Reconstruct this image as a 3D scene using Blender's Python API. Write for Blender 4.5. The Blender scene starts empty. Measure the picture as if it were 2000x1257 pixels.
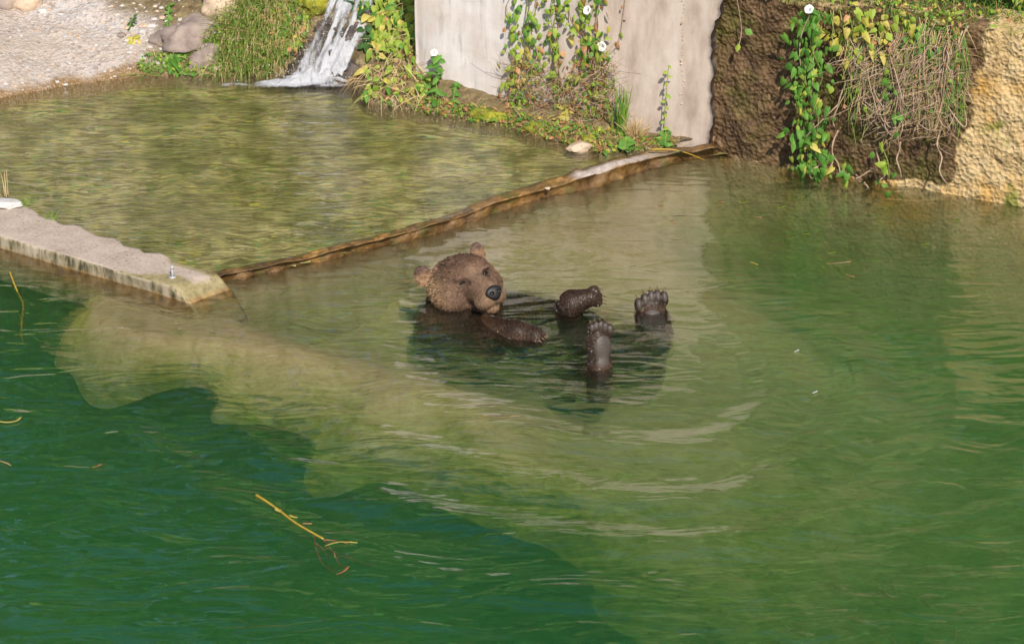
import bpy, bmesh, math, random
import numpy as np
from mathutils import Vector, Matrix, noise as mnoise
random.seed(7); rng = np.random.default_rng(7)
sc = bpy.context.scene
col = sc.collection
R = math.radians

# ------------------------------------------------------------------ camera
PITCH = R(25); DIST = 12.0; HFOV = R(20)
cam_d = bpy.data.cameras.new('camera'); cam = bpy.data.objects.new('camera', cam_d); col.objects.link(cam)
CAM = Vector((0, -DIST*math.cos(PITCH), DIST*math.sin(PITCH)))
cam.location = CAM; cam.rotation_euler = (R(90)-PITCH, 0, 0)
cam_d.sensor_width = 36; cam_d.angle = HFOV; cam_d.clip_end = 500
cam_d.dof.use_dof = True; cam_d.dof.focus_distance = 12.2; cam_d.dof.aperture_fstop = 7.0
sc.camera = cam

# ------------------------------------------------------------------ sky, sun, exposure
SUN_EL, SUN_AZ = R(42), R(168)          # azimuth clockwise from +Y: behind the camera, a little right
w = bpy.data.worlds.new('World'); sc.world = w; w.use_nodes = True
nt = w.node_tree; nt.nodes.clear()
o_ = nt.nodes.new('ShaderNodeOutputWorld'); b_ = nt.nodes.new('ShaderNodeBackground'); s_ = nt.nodes.new('ShaderNodeTexSky')
s_.sky_type = 'NISHITA'; s_.sun_disc = False; s_.sun_elevation = SUN_EL; s_.sun_rotation = SUN_AZ
b_.inputs['Strength'].default_value = 0.11
nt.links.new(s_.outputs[0], b_.inputs[0]); nt.links.new(b_.outputs[0], o_.inputs[0])
sl = bpy.data.lights.new('sun', 'SUN'); so = bpy.data.objects.new('sun', sl); col.objects.link(so)
sl.energy = 4.2; sl.angle = R(0.53); sl.color = (1.0, .93, .82)
SD = Vector((math.sin(SUN_AZ)*math.cos(SUN_EL), math.cos(SUN_AZ)*math.cos(SUN_EL), math.sin(SUN_EL)))
so.rotation_euler = SD.to_track_quat('Z', 'Y').to_euler()
sc.view_settings.view_transform = 'Standard'; sc.view_settings.look = 'None'
sc.view_settings.exposure = 0.48; sc.view_settings.gamma = 1
cy = sc.cycles
cy.use_denoising = True; cy.max_bounces = 8; cy.diffuse_bounces = 2; cy.glossy_bounces = 3
cy.transmission_bounces = 4; cy.volume_bounces = 2; cy.transparent_max_bounces = 16
cy.caustics_reflective = False; cy.caustics_refractive = False; cy.sample_clamp_indirect = 4

# ------------------------------------------------------------------ where a point of the photograph lies in the place
F = 1000/math.tan(HFOV/2)
CP, SP = math.cos(PITCH), math.sin(PITCH)
def ray(px, py):
    a = (px-1000)/F; b = -(py-628.5)/F
    return Vector((a, CP+b*SP, -SP+b*CP))
def P(px, py, z=0.0):
    d = ray(px, py); t = (z-CAM.z)/d.z
    return CAM + d*t
UP = .045                                # level of the upper pool above the lower one

# ------------------------------------------------------------------ object helpers
def link(o, parent=None):
    col.objects.link(o)
    if parent is not None: o.parent = parent
    return o
def tag(o, label=None, cat=None, group=None, kind=None):
    if label: o['label'] = label
    if cat: o['category'] = cat
    if group: o['group'] = group
    if kind: o['kind'] = kind
    return o
def mesh_obj(name, verts, faces, mats, parent=None, smooth=False, mi=None):
    me = bpy.data.meshes.new(name); me.from_pydata([tuple(v) for v in verts], [], faces)
    for m in (mats if isinstance(mats, (list, tuple)) else [mats]): me.materials.append(m)
    if smooth: me.polygons.foreach_set('use_smooth', [True]*len(me.polygons))
    if mi is not None: me.polygons.foreach_set('material_index', mi)
    me.update()
    return link(bpy.data.objects.new(name, me), parent)
def np_mesh(name, V, Fq, mats, parent=None, smooth=True):
    V = np.asarray(V, dtype=np.float32); Fq = np.asarray(Fq, dtype=np.int32)
    me = bpy.data.meshes.new(name); n = Fq.shape[1]
    me.vertices.add(len(V)); me.vertices.foreach_set('co', V.ravel())
    me.loops.add(Fq.size); me.loops.foreach_set('vertex_index', Fq.ravel())
    me.polygons.add(len(Fq)); me.polygons.foreach_set('loop_start', np.arange(0, Fq.size, n, dtype=np.int32))
    me.polygons.foreach_set('loop_total', np.full(len(Fq), n, dtype=np.int32))
    if smooth: me.polygons.foreach_set('use_smooth', np.ones(len(Fq), dtype=bool))
    for m in (mats if isinstance(mats, (list, tuple)) else [mats]): me.materials.append(m)
    me.update(calc_edges=True); me.validate()
    return link(bpy.data.objects.new(name, me), parent)
def empty(name, loc=(0, 0, 0)):
    o = bpy.data.objects.new(name, None); o.location = loc; o.empty_display_size = .05
    return link(o)
def set_attr(o, name, arr):
    a = o.data.attributes.new(name, 'FLOAT', 'POINT'); a.data.foreach_set('value', np.asarray(arr, dtype=np.float32))
def tube_data(pts, r0, r1=None, n=6):
    r1 = r0 if r1 is None else r1
    pts = [Vector(p) for p in pts]; V = []; Fc = []
    for i, p in enumerate(pts):
        t = (pts[min(i+1, len(pts)-1)]-pts[max(i-1, 0)]).normalized()
        a = t.orthogonal().normalized() if i == 0 else (a - t*a.dot(t)).normalized()
        b = t.cross(a); r = r0+(r1-r0)*i/max(1, len(pts)-1)
        for k in range(n):
            th = 2*math.pi*k/n; V.append(p+a*math.cos(th)*r+b*math.sin(th)*r)
    for i in range(len(pts)-1):
        for k in range(n):
            Fc.append((i*n+k, i*n+(k+1) % n, (i+1)*n+(k+1) % n, (i+1)*n+k))
    Fc.append(tuple(range(n))[::-1]); Fc.append(tuple(range((len(pts)-1)*n, len(pts)*n)))
    return V, Fc
def tube(name, pts, r0, r1, m, parent=None, n=6):
    V, Fc = tube_data(pts, r0, r1, n); return mesh_obj(name, V, Fc, m, parent, True)
def bez(p0, p1, p2, n=8):
    return [Vector(p0)*(1-t)**2+Vector(p1)*2*t*(1-t)+Vector(p2)*t*t for t in [i/n for i in range(n+1)]]

def vnoise(x, y, z=0., s=1.):             # cheap vectorised value noise, -1..1
    x = np.asarray(x, float)*s; y = np.asarray(y, float)*s; z = np.asarray(z, float)*s+np.zeros_like(x)
    xi, yi, zi = np.floor(x).astype(np.int64), np.floor(y).astype(np.int64), np.floor(z).astype(np.int64)
    f = lambda t: t*t*(3-2*t)
    fx, fy, fz = f(x-xi), f(y-yi), f(z-zi)
    def h(a, b, c):
        n = (a*374761393+b*668265263+c*1442695041) & 0x7fffffff
        n = ((n ^ (n >> 13))*1274126177) & 0x7fffffff
        return ((n ^ (n >> 16)) & 0xffff)/32767.5-1
    L = lambda a, b, t: a+(b-a)*t
    return L(L(L(h(xi, yi, zi), h(xi+1, yi, zi), fx), L(h(xi, yi+1, zi), h(xi+1, yi+1, zi), fx), fy),
             L(L(h(xi, yi, zi+1), h(xi+1, yi, zi+1), fx), L(h(xi, yi+1, zi+1), h(xi+1, yi+1, zi+1), fx), fy), fz)
def fbm(x, y, z=0., s=1., o=4):
    r = 0; a = .5
    for i in range(o): r = r+a*vnoise(x, y, np.asarray(z)+i*7.3, s*2**i); a *= .5
    return r
def sstep(a, b, x):
    t = np.clip((np.asarray(x, float)-a)/(b-a), 0, 1); return t*t*(3-2*t)

# ------------------------------------------------------------------ material helpers
class N:
    def __init__(s, name):
        s.m = bpy.data.materials.new(name); s.m.use_nodes = True; s.t = s.m.node_tree; s.t.nodes.clear()
        s.out = s.t.nodes.new('ShaderNodeOutputMaterial')
        s.co = s.n('ShaderNodeTexCoord').outputs['Object']
    def n(s, typ, **kw):
        nd = s.t.nodes.new(typ)
        for k, v in kw.items():
            if k[0] == 'i' and k[1:].isdigit(): s.set(nd.inputs[int(k[1:])], v)
            elif k in [i.name for i in nd.inputs]: s.set(nd.inputs[k], v)
            else: setattr(nd, k, v)
        return nd
    def set(s, sock, v):
        if hasattr(v, 'is_output'): s.t.links.new(v, sock)
        else:
            if isinstance(v, (tuple, list)) and len(v) == 3 and sock.type == 'RGBA': v = (*v, 1)
            sock.default_value = v
    def mapped(s, scale=(1, 1, 1), rot=(0, 0, 0)):
        nd = s.n('ShaderNodeMapping'); s.t.links.new(s.co, nd.inputs['Vector'])
        nd.inputs['Scale'].default_value = scale; nd.inputs['Rotation'].default_value = rot
        return nd.outputs[0]
    def noise(s, scale, detail=4, rough=.55, vec=None, dist=0):
        nd = s.n('ShaderNodeTexNoise'); s.t.links.new(vec or s.co, nd.inputs['Vector'])
        nd.inputs['Scale'].default_value = scale; nd.inputs['Detail'].default_value = detail
        nd.inputs['Roughness'].default_value = rough; nd.inputs['Distortion'].default_value = dist
        return nd.outputs['Fac']
    def voro(s, scale, vec=None, feat='F1', out='Distance'):
        nd = s.n('ShaderNodeTexVoronoi'); nd.feature = feat; s.t.links.new(vec or s.co, nd.inputs['Vector'])
        nd.inputs['Scale'].default_value = scale
        return nd.outputs[out]
    def ramp(s, fac, stops, inter='LINEAR'):
        nd = s.n('ShaderNodeValToRGB'); nd.color_ramp.interpolation = inter
        e = nd.color_ramp.elements
        while len(e) < len(stops): e.new(.5)
        for k, (p, c) in enumerate(stops):
            e[k].position = p; e[k].color = (*c, 1) if isinstance(c, (tuple, list)) else (c, c, c, 1)
        s.set(nd.inputs[0], fac); return nd.outputs[0]
    def mix(s, f, a, b, mode='MIX'):
        nd = s.n('ShaderNodeMix'); nd.data_type = 'RGBA'; nd.blend_type = mode
        s.set(nd.inputs[0], f); s.set(nd.inputs[6], a); s.set(nd.inputs[7], b); return nd.outputs[2]
    def math(s, op, a, b=0., clamp=False):
        nd = s.n('ShaderNodeMath'); nd.operation = op; nd.use_clamp = clamp
        s.set(nd.inputs[0], a); s.set(nd.inputs[1], b); return nd.outputs[0]
    def attr(s, name):
        nd = s.n('ShaderNodeAttribute'); nd.attribute_name = name; return nd.outputs['Fac']
    def bump(s, h, strength=.4, dist=.01, normal=None):
        nd = s.n('ShaderNodeBump'); nd.inputs['Strength'].default_value = strength; nd.inputs['Distance'].default_value = dist
        s.set(nd.inputs['Height'], h)
        if normal: s.set(nd.inputs['Normal'], normal)
        return nd.outputs[0]
    def pbsdf(s, color, rough=.7, normal=None, spec=.4, **kw):
        nd = s.n('ShaderNodeBsdfPrincipled'); s.set(nd.inputs['Base Color'], color); s.set(nd.inputs['Roughness'], rough)
        nd.inputs['Specular IOR Level'].default_value = spec
        if normal: s.set(nd.inputs['Normal'], normal)
        for k, v in kw.items(): s.set(nd.inputs[k.replace('_', ' ')], v)
        return nd.outputs[0]
    def done(s, sh, vol=None):
        s.t.links.new(sh, s.out.inputs['Surface'])
        if vol: s.t.links.new(vol, s.out.inputs['Volume'])
        return s.m

def simple(name, cols, scale=20, rough=.8, bump=.3, bscale=None, bdist=.005, detail=5, spec=.3):
    m = N(name); k = len(cols)
    c = m.ramp(m.noise(scale, detail), [(.3+.4*i/max(1, k-1), cols[i]) for i in range(k)])
    nb = m.bump(m.noise(bscale or scale*3, 5), bump, bdist)
    return m.done(m.pbsdf(c, rough, nb, spec))
def leaf_mat(name, a, b, trans=.35):
    m = N(name); rnd = m.n('ShaderNodeObjectInfo').outputs['Random']
    f = m.math('ADD', m.math('MULTIPLY', rnd, .6), m.math('MULTIPLY', m.noise(25, 2), .4))
    c = m.ramp(f, [(.15, a), (.85, b)])
    d = m.pbsdf(c, .55, None, .35)
    t = m.n('ShaderNodeBsdfTranslucent'); m.set(t.inputs[0], c)
    mx = m.n('ShaderNodeMixShader'); mx.inputs[0].default_value = trans
    m.t.links.new(d, mx.inputs[1]); m.t.links.new(t.outputs[0], mx.inputs[2])
    return m.done(mx.outputs[0])

M = {}
M['leaf_green'] = leaf_mat('leaf_green', (.07, .19, .025), (.16, .34, .05))
M['leaf_lime'] = leaf_mat('leaf_lime', (.20, .32, .03), (.38, .46, .07))
M['leaf_yellow'] = leaf_mat('leaf_yellow', (.46, .42, .06), (.62, .52, .14))
M['leaf_brown'] = leaf_mat('leaf_brown', (.30, .14, .05), (.50, .27, .12), .15)
M['leaf_dark'] = leaf_mat('leaf_dark', (.035, .10, .02), (.08, .19, .035))
M['grass'] = leaf_mat('grass_blade', (.13, .24, .03), (.30, .38, .07))
M['grass_dry'] = leaf_mat('dry_grass', (.38, .25, .11), (.58, .42, .22), .15)
M['petal'] = leaf_mat('petal_white', (.80, .79, .75), (.85, .84, .80), .25)
M['twig'] = simple('dry_twig', [(.26, .17, .11), (.46, .33, .24)], 30, .85)
M['stem_green'] = simple('green_stem', [(.14, .20, .04), (.26, .26, .08)], 30, .7)
M['stem_red'] = simple('red_brown_stem', [(.16, .07, .035), (.30, .15, .07)], 30, .7)
M['stem_yellow'] = simple('yellow_stem', [(.30, .19, .02), (.42, .28, .04)], 30, .5)
M['moss'] = simple('moss', [(.10, .10, .012), (.22, .22, .02), (.34, .30, .03)], 22, .95, .8, 90, .01)
M['metal'] = simple('galvanised_steel', [(.28, .28, .30), (.42, .42, .44)], 40, .45, .1, 90, .001, 3, .6)
M['bark'] = simple('bark', [(.08, .055, .04), (.18, .13, .09)], 8, .95, .8, 14, .02)

def mat_rock(name, cols, sc_=9):
    m = N(name)
    c = m.ramp(m.noise(sc_, 6, .6), [(.3+.4*i/(len(cols)-1), cols[i]) for i in range(len(cols))])
    h = m.math('ADD', m.noise(sc_*2, 6, .65), m.math('MULTIPLY', m.noise(sc_*9, 3), .35))
    return m.done(m.pbsdf(c, .8, m.bump(h, .5, .012), .35))
M['rock'] = mat_rock('grey_rock', [(.15, .11, .09), (.27, .21, .18), (.36, .28, .22)])
M['rock_pale'] = mat_rock('pale_rock', [(.34, .32, .31), (.46, .43, .41), (.54, .50, .46)], 6)
M['rock_tan'] = mat_rock('tan_rock', [(.34, .23, .15), (.48, .36, .26), (.54, .40, .28)], 6)
m = N('wet_rock')
c = m.ramp(m.noise(14, 6, .6), [(.3, (.035, .025, .02)), (.55, (.10, .075, .06)), (.75, (.17, .13, .11))])
M['rock_wet'] = m.done(m.pbsdf(c, .22, m.bump(m.noise(30, 6, .7), .9, .02), .6))

m = N('gravel')
big = m.noise(2.2, 4); vor = m.voro(75, out='Color'); sep = m.n('ShaderNodeSeparateColor'); m.set(sep.inputs[0], vor)
c1 = m.ramp(sep.outputs[0], [(0, (.29, .245, .215)), (.4, (.42, .36, .32)), (.75, (.49, .435, .395)), (.93, (.36, .35, .365)), (1, (.52, .40, .31))])
c2 = m.mix(m.ramp(big, [(.4, 0.), (.62, .5)]), c1, (.35, .265, .195))
edge = m.attr('wet')
c3 = m.mix(edge, c2, m.mix(m.noise(40, 3), (.10, .055, .02), (.30, .19, .09)))
hh = m.math('ADD', m.voro(75), m.math('MULTIPLY', m.voro(32), 1.2))
c4 = m.mix(m.attr('soil'), c3, m.ramp(m.noise(26, 5), [(.3, (.08, .055, .025)), (.6, (.19, .14, .07)), (.75, (.25, .22, .09))]))
M['gravel'] = m.done(m.pbsdf(c4, m.ramp(edge, [(0, .9), (1, .35)]), m.bump(hh, .55, .012), .3))

m = N('pale_concrete')
st = m.noise(3.2, 5, .6, m.mapped((3.2, 3.2, .30))); bl = m.noise(2.4, 5, .6); gr = m.noise(60, 4, .7)
c = m.ramp(st, [(.30, (.36, .325, .31)), (.44, (.54, .495, .475)), (.62, (.62, .58, .56))])
c = m.mix(m.ramp(bl, [(.42, 0.), (.62, .7)]), c, (.40, .325, .27))
c = m.mix(m.ramp(m.noise(7, 6, .7, m.mapped((4, 4, .5))), [(.55, 0.), (.7, .6)]), c, (.27, .23, .205))
c = m.mix(m.attr('stain'), c, m.ramp(m.noise(5, 6, .65, m.mapped((2, 2, .6))), [(.35, (.31, .235, .185)), (.5, (.44, .35, .285)), (.65, (.52, .435, .37))]))
c = m.mix(m.ramp(gr, [(.62, 0.), (.75, .4)]), c, (.34, .29, .25))
M['concrete'] = m.done(m.pbsdf(c, .9, m.bump(m.math('ADD', m.math('MULTIPLY', gr, .6), bl), .25, .006), .25))

m = N('slab_concrete')
gr = m.noise(70, 5, .7); bl = m.noise(7, 5, .6)
dry = m.ramp(m.math('ADD', m.math('MULTIPLY', gr, .6), m.math('MULTIPLY', bl, .4)), [(.34, (.25, .19, .145)), (.52, (.40, .32, .26)), (.7, (.48, .395, .33))])
wet = m.ramp(m.noise(24, 6, .7), [(.3, (.12, .095, .04)), (.5, (.25, .205, .10)), (.7, (.35, .28, .155))])
c = m.mix(m.attr('wet'), dry, wet)
face = m.ramp(m.noise(5, 6, .65, m.mapped((5, 5, 1.5))), [(.36, (.045, .04, .022)), (.46, (.20, .165, .095)), (.56, (.34, .28, .19)), (.7, (.42, .36, .28))])
c = m.mix(m.attr('side'), c, face)
c = m.mix(m.ramp(m.voro(26), [(.08, .75), (.16, 0.)]), c, (.10, .085, .045))
c = m.mix(m.attr('rust'), c, m.ramp(m.noise(30, 4), [(.35, (.13, .065, .02)), (.65, (.36, .20, .06))]))
M['slab'] = m.done(m.pbsdf(c, m.ramp(m.attr('wet'), [(0, .92), (1, .6)]), m.bump(m.math('ADD', gr, m.noise(220, 2)), .25, .003), .3))

m = N('weir_concrete')
br = m.ramp(m.noise(11, 7, .68), [(.30, (.035, .018, .007)), (.45, (.12, .060, .018)), (.60, (.22, .125, .045)), (.75, (.15, .125, .03))])
gy = m.ramp(m.noise(40, 5), [(.35, (.34, .28, .24)), (.65, (.50, .43, .38))])
br = m.mix(m.ramp(m.noise(5, 6, .7), [(.5, 0.), (.62, .8)]), br, m.ramp(m.noise(40, 4), [(.35, (.20, .085, .015)), (.65, (.36, .19, .05))]))
br = m.mix(m.ramp(m.noise(8, 5, .6), [(.56, 0.), (.64, .8)]), br, (.09, .085, .015))
br = m.mix(m.attr('sunk'), br, m.ramp(m.noise(20, 5), [(.3, (.24, .17, .075)), (.7, (.44, .33, .18))]))
c = m.mix(m.attr('dry'), br, gy)
M['weir'] = m.done(m.pbsdf(c, m.ramp(m.attr('dry'), [(0, .32), (1, .9)]), m.bump(m.noise(34, 6, .7), .8, .015), .5))

m = N('rough_wall')
big = m.noise(2.6, 6, .62); md = m.noise(9, 6, .65); gr = m.voro(48)
och = m.ramp(md, [(.3, (.36, .235, .10)), (.5, (.50, .355, .175)), (.68, (.58, .44, .25))])
och = m.mix(m.ramp(m.noise(3.3, 3), [(.52, 0.), (.66, .8)]), och, (.50, .265, .05))
och = m.mix(m.ramp(m.noise(5.2, 5), [(.60, 0.), (.68, .9)]), och, (.20, .20, .035))
dark = m.ramp(m.noise(13, 7, .7), [(.28, (.030, .016, .008)), (.48, (.09, .05, .022)), (.62, (.17, .10, .045)), (.74, (.40, .28, .17))])
dark = m.mix(m.ramp(m.noise(5, 6, .6), [(.47, 0.), (.62, .85)]), dark, (.085, .075, .012))
f = m.ramp(m.math('ADD', m.attr('damp'), m.math('MULTIPLY', m.math('SUBTRACT', m.noise(8, 6, .65), .5), 1.1)), [(.42, 0.), (.56, 1.)])
c = m.mix(f, och, dark)
hgt = m.math('ADD', m.math('MULTIPLY', gr, .8), m.math('MULTIPLY', m.noise(24, 6, .7), 1.0))
M['rough_wall'] = m.done(m.pbsdf(c, m.ramp(f, [(0, .9), (1, .55)]), m.bump(hgt, .9, .020), .35))

m = N('stream_bed')
vec = m.mapped((1, 2.6, 1), (0, 0, R(-4)))
n1 = m.noise(9, 6, .65, vec, .6); n2 = m.noise(1.6, 4); v1 = m.voro(26, vec, out='Color'); sep = m.n('ShaderNodeSeparateColor'); m.set(sep.inputs[0], v1)
c = m.ramp(n1, [(.34, (.035, .03, .008)), (.44, (.17, .14, .035)), (.52, (.38, .32, .12)), (.59, (.62, .52, .23)), (.70, (.54, .56, .09))])  # bed mottling; its stretched streaks put light bent by ripples into the colour
c = m.mix(m.ramp(sep.outputs[0], [(.80, 0.), (.83, .85)], 'LINEAR'), c, m.ramp(sep.outputs[1], [(0, (.62, .54, .32)), (.3, (.16, .32, .04)), (.55, (.66, .58, .08)), (.75, (.06, .26, .08)), (1, (.07, .055, .03))], 'CONSTANT'))
c = m.mix(m.ramp(n2, [(.46, 0.), (.66, .6)]), c, m.ramp(n1, [(.3, (.26, .20, .10)), (.7, (.54, .43, .25))]))
c = m.mix(m.ramp(m.noise(2.3, 5, .6), [(.40, .75), (.56, 0.)]), c, m.ramp(n1, [(.35, (.05, .05, .010)), (.65, (.19, .19, .04))]))
M['stream_bed'] = m.done(m.pbsdf(c, .8, m.bump(m.math('ADD', n1, m.voro(26, vec)), .5, .02), .2))

m = N('pool_bed')
n1 = m.noise(3.2, 6, .6, None, .8); n2 = m.noise(16, 6, .68, m.mapped((1, 1.9, 1), (0, 0, R(-12))), 1.2)
sand = m.ramp(n2, [(.3, (.38, .25, .115)), (.5, (.60, .43, .235)), (.7, (.72, .55, .34))])
alg = m.ramp(n2, [(.3, (.10, .095, .013)), (.5, (.30, .27, .045)), (.7, (.52, .45, .11))])
f = m.math('ADD', m.attr('algae'), m.math('MULTIPLY', m.math('SUBTRACT', n1, .5), 2.2))
c = m.mix(m.ramp(f, [(.35, 0.), (.68, .9)]), sand, alg)
M['pool_bed'] = m.done(m.pbsdf(c, .9, m.bump(n2, .5, .03), .1))

# water: Fresnel mix of clear transmission and mirror, and a body of green water in the lower pool
def water_mat(name, bump, vol=None, tint=(1, 1, 1), rbump=None, rmix=.55, rior=1.12):
    m = N(name); nb = bump(m)
    gm = m.n('ShaderNodeNewGeometry'); dt = m.n('ShaderNodeVectorMath', operation='DOT_PRODUCT'); m.t.links.new(gm.outputs['Incoming'], dt.inputs[0]); m.set(dt.inputs[1], nb)
    cs = m.math('ABSOLUTE', dt.outputs['Value']); sch = m.math('POWER', m.math('SUBTRACT', 1., cs, True), 3.7)      # Schlick's Fresnel, the same from above and below
    frv = m.math('ADD', m.math('MULTIPLY', sch, .94), .06)
    tr = m.n('ShaderNodeBsdfTransparent'); m.set(tr.inputs[0], tint)
    gl = m.n('ShaderNodeBsdfGlossy'); gl.inputs['Roughness'].default_value = .012; m.set(gl.inputs['Normal'], nb)
    mx = m.n('ShaderNodeMixShader'); m.t.links.new(frv, mx.inputs[0])
    rf = m.n('ShaderNodeBsdfRefraction'); m.set(rf.inputs['Color'], tint); rf.inputs['Roughness'].default_value = .0; rf.inputs['IOR'].default_value = rior
    m.set(rf.inputs['Normal'], rbump(m)); tm = m.n('ShaderNodeMixShader'); tm.inputs[0].default_value = rmix
    m.t.links.new(tr.outputs[0], tm.inputs[1]); m.t.links.new(rf.outputs[0], tm.inputs[2])
    m.t.links.new(tm.outputs[0], mx.inputs[1]); m.t.links.new(gl.outputs[0], mx.inputs[2])
    v = None
    if vol:
        ab = m.n('ShaderNodeVolumeAbsorption'); m.set(ab.inputs[0], tuple(1-a for a in vol[0])); ab.inputs['Density'].default_value = 1
        ss = m.n('ShaderNodeVolumeScatter'); m.set(ss.inputs['Color'], vol[1]); ss.inputs['Density'].default_value = 1
        ss.inputs['Anisotropy'].default_value = 0
        ad = m.n('ShaderNodeAddShader'); m.t.links.new(ab.outputs[0], ad.inputs[0]); m.t.links.new(ss.outputs[0], ad.inputs[1]); v = ad.outputs[0]
    return m.done(mx.outputs[0], v)
def bump_low(m):
    h = m.math('ADD', m.noise(4.5, 1, .5, m.mapped((.6, 1.5, 1)), 1.6), m.math('MULTIPLY', m.noise(17, 1, .5, m.mapped((.5, 1.5, 1)), 1.2), .12))
    return m.bump(h, .42, .025)
def bump_up(m):
    h = m.math('ADD', m.noise(11, 4, .6, m.mapped((.55, 2.2, 1), (0, 0, R(-5))), .5), m.math('MULTIPLY', m.noise(45, 2, .5, m.mapped((.4, 1.7, 1))), .25))
    return m.bump(h, .6, .02)
def rb_low(m):
    h = m.math('ADD', m.noise(3.2, 2, .5, m.mapped((.55, 1.5, 1), (0, 0, R(8))), 2.2), m.math('MULTIPLY', m.noise(13, 2, .5, m.mapped((.5, 1.6, 1)), 1.5), .16))
    return m.bump(h, 1., .17)
def rb_up(m):
    h = m.math('ADD', m.noise(12, 4, .6, m.mapped((.5, 2.4, 1), (0, 0, R(-5))), .5), m.math('MULTIPLY', m.noise(45, 2, .5, m.mapped((.4, 1.7, 1))), .3))
    return m.bump(h, 1., .016)
M['water_low'] = water_mat('pool_water', bump_low, ((.58, .30, .62), (.040, .180, .090)), (1, 1, 1), rb_low, .56)
M['water_up'] = water_mat('stream_water', bump_up, None, (.98, .99, .94), rb_up, .28)
m = N('white_water')
vec = m.mapped((1, 1, 1)); a = m.attr('foam')
d = m.pbsdf((.70, .70, .73), .45, m.bump(m.noise(50, 6, .75), 1., .03), .4)
t = m.n('ShaderNodeBsdfTransparent'); mx = m.n('ShaderNodeMixShader')
fn = m.math('ADD', m.math('MULTIPLY', a, 1.15), m.math('MULTIPLY', m.math('SUBTRACT', m.noise(13, 6, .72, m.mapped((3.2, 1.4, 1.1))), .5), 2.2))
m.set(mx.inputs[0], m.math('MULTIPLY', m.math('MULTIPLY', fn, .95, True), m.math('MULTIPLY', a, 4., True), True)); m.t.links.new(t.outputs[0], mx.inputs[1]); m.t.links.new(d, mx.inputs[2])
M['foam'] = m.done(mx.outputs[0])

# ------------------------------------------------------------------ polyline distances
def poly_dist(x, y, pts):
    """distance to a polyline, signed (+ to its left), and the parameter 0..n-1 of the nearest point"""
    best = np.full(x.shape, 1e9); sg = np.zeros(x.shape); par = np.zeros(x.shape)
    for i in range(len(pts)-1):
        ax, ay = pts[i][0], pts[i][1]; bx, by = pts[i+1][0], pts[i+1][1]; dx, dy = bx-ax, by-ay
        t = np.clip(((x-ax)*dx+(y-ay)*dy)/(dx*dx+dy*dy), 0, 1)
        d = np.hypot(x-ax-t*dx, y-ay-t*dy); cr = dx*(y-ay)-dy*(x-ax)
        k = d < best-1e-7
        best = np.where(k, d, best); sg = np.where(k, np.sign(cr), sg); par = np.where(k, i+t, par)
    return best*sg, par
def in_poly(x, y, pts):
    r = np.zeros(x.shape, bool); n = len(pts)
    for i in range(n):
        ax, ay = pts[i][0], pts[i][1]; bx, by = pts[(i+1) % n][0], pts[(i+1) % n][1]
        if ay == by: continue
        r ^= ((ay > y) != (by > y)) & (x < (bx-ax)*(y-ay)/(by-ay)+ax)
    return r
def grid(x0, x1, y0, y1, step):
    xs = np.arange(x0, x1+step/2, step); ys = np.arange(y0, y1+step/2, step)
    X, Y = np.meshgrid(xs, ys); ny, nx = X.shape
    i = np.arange(nx*ny).reshape(ny, nx)
    Fq = np.stack([i[:-1, :-1], i[:-1, 1:], i[1:, 1:], i[1:, :-1]], -1).reshape(-1, 4)
    return X, Y, Fq
def compact(V, Fq, keep):
    Fk = Fq[keep]; u, inv = np.unique(Fk, return_inverse=True)
    return V[u], inv.reshape(Fk.shape), u

# ------------------------------------------------------------------ the wall line
WA, WB = P(828, 184, UP), P(2000, 406, 0); WA.z = WB.z = 0
WD = (WB-WA).normalized(); WN = Vector((WD.y, -WD.x, 0))      # WN points to the pool
if WN.y > 0: WN = -WN
def PW(px, py, off=0.):
    o = WA+WN*off; d = ray(px, py); t = (o-CAM).dot(WN)/d.dot(WN); return CAM+d*t
H_R = PW(1700, 22).z                    # top of the rough wall
H_L = H_R+.16                           # top of the pale concrete
S_C = (PW(1395, 200)-WA).dot(WD)        # where the pale concrete ends
print('wall heights', H_R, H_L)

# ------------------------------------------------------------------ bank with its shoreline
SHORE_PX = [(-900, 420), (-300, 270), (0, 193), (120, 171), (270, 150), (390, 148), (500, 146), (600, 152), (690, 170), (718, 203), (800, 214), (930, 237), (1000, 250), (1100, 280), (1180, 301), (1280, 292), (1390, 290)]
SHORE = [P(x, y, UP) for x, y in SHORE_PX]
SLOPE = [.22, .24, .26, .27, .36, .62, .80, .80, .82, .70, .50, .40, .35, .30, .18, .10, .10]
def bank_h(x, y, rough=True):
    x = np.asarray(x, float); y = np.asarray(y, float)
    d, par = poly_dist(x, y, SHORE)
    sl = np.interp(par, np.arange(len(SLOPE)), SLOPE)
    z = UP+np.where(d > 0, sl*d+.02*sstep(0, .05, d), d*3.)
    z = np.where(d > 0, np.minimum(z, UP+.75+.45*np.maximum(0, d-.95)), np.maximum(z, -.40))
    s = (x-WA.x)*WD.x+(y-WA.y)*WD.y; n = -((x-WA.x)*WN.x+(y-WA.y)*WN.y)      # n>0 behind the wall
    top = np.where(s < S_C, H_L, H_R)-.03+.5*np.maximum(0, n-.25)
    behind = (n > .05) & (s > -.02)
    z = np.where(behind, top, z)
    if rough:
        amp = np.clip(d*.5, 0, .05)
        z = z+fbm(x, y, 0, 3.5)*amp+np.where(d > 0, fbm(x, y, 4, 14)*.018, 0)*np.where(behind, .5, 1)
    return z
X, Y, Fq = grid(-6.5, 4.2, .4, 9.5, .03)
Z = bank_h(X, Y)
fl = P(640, 165, UP)
V = np.stack([X.ravel(), Y.ravel(), Z.ravel()], 1)
d, par = poly_dist(X.ravel(), Y.ravel(), SHORE)
fc = d[Fq].mean(1)
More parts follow.
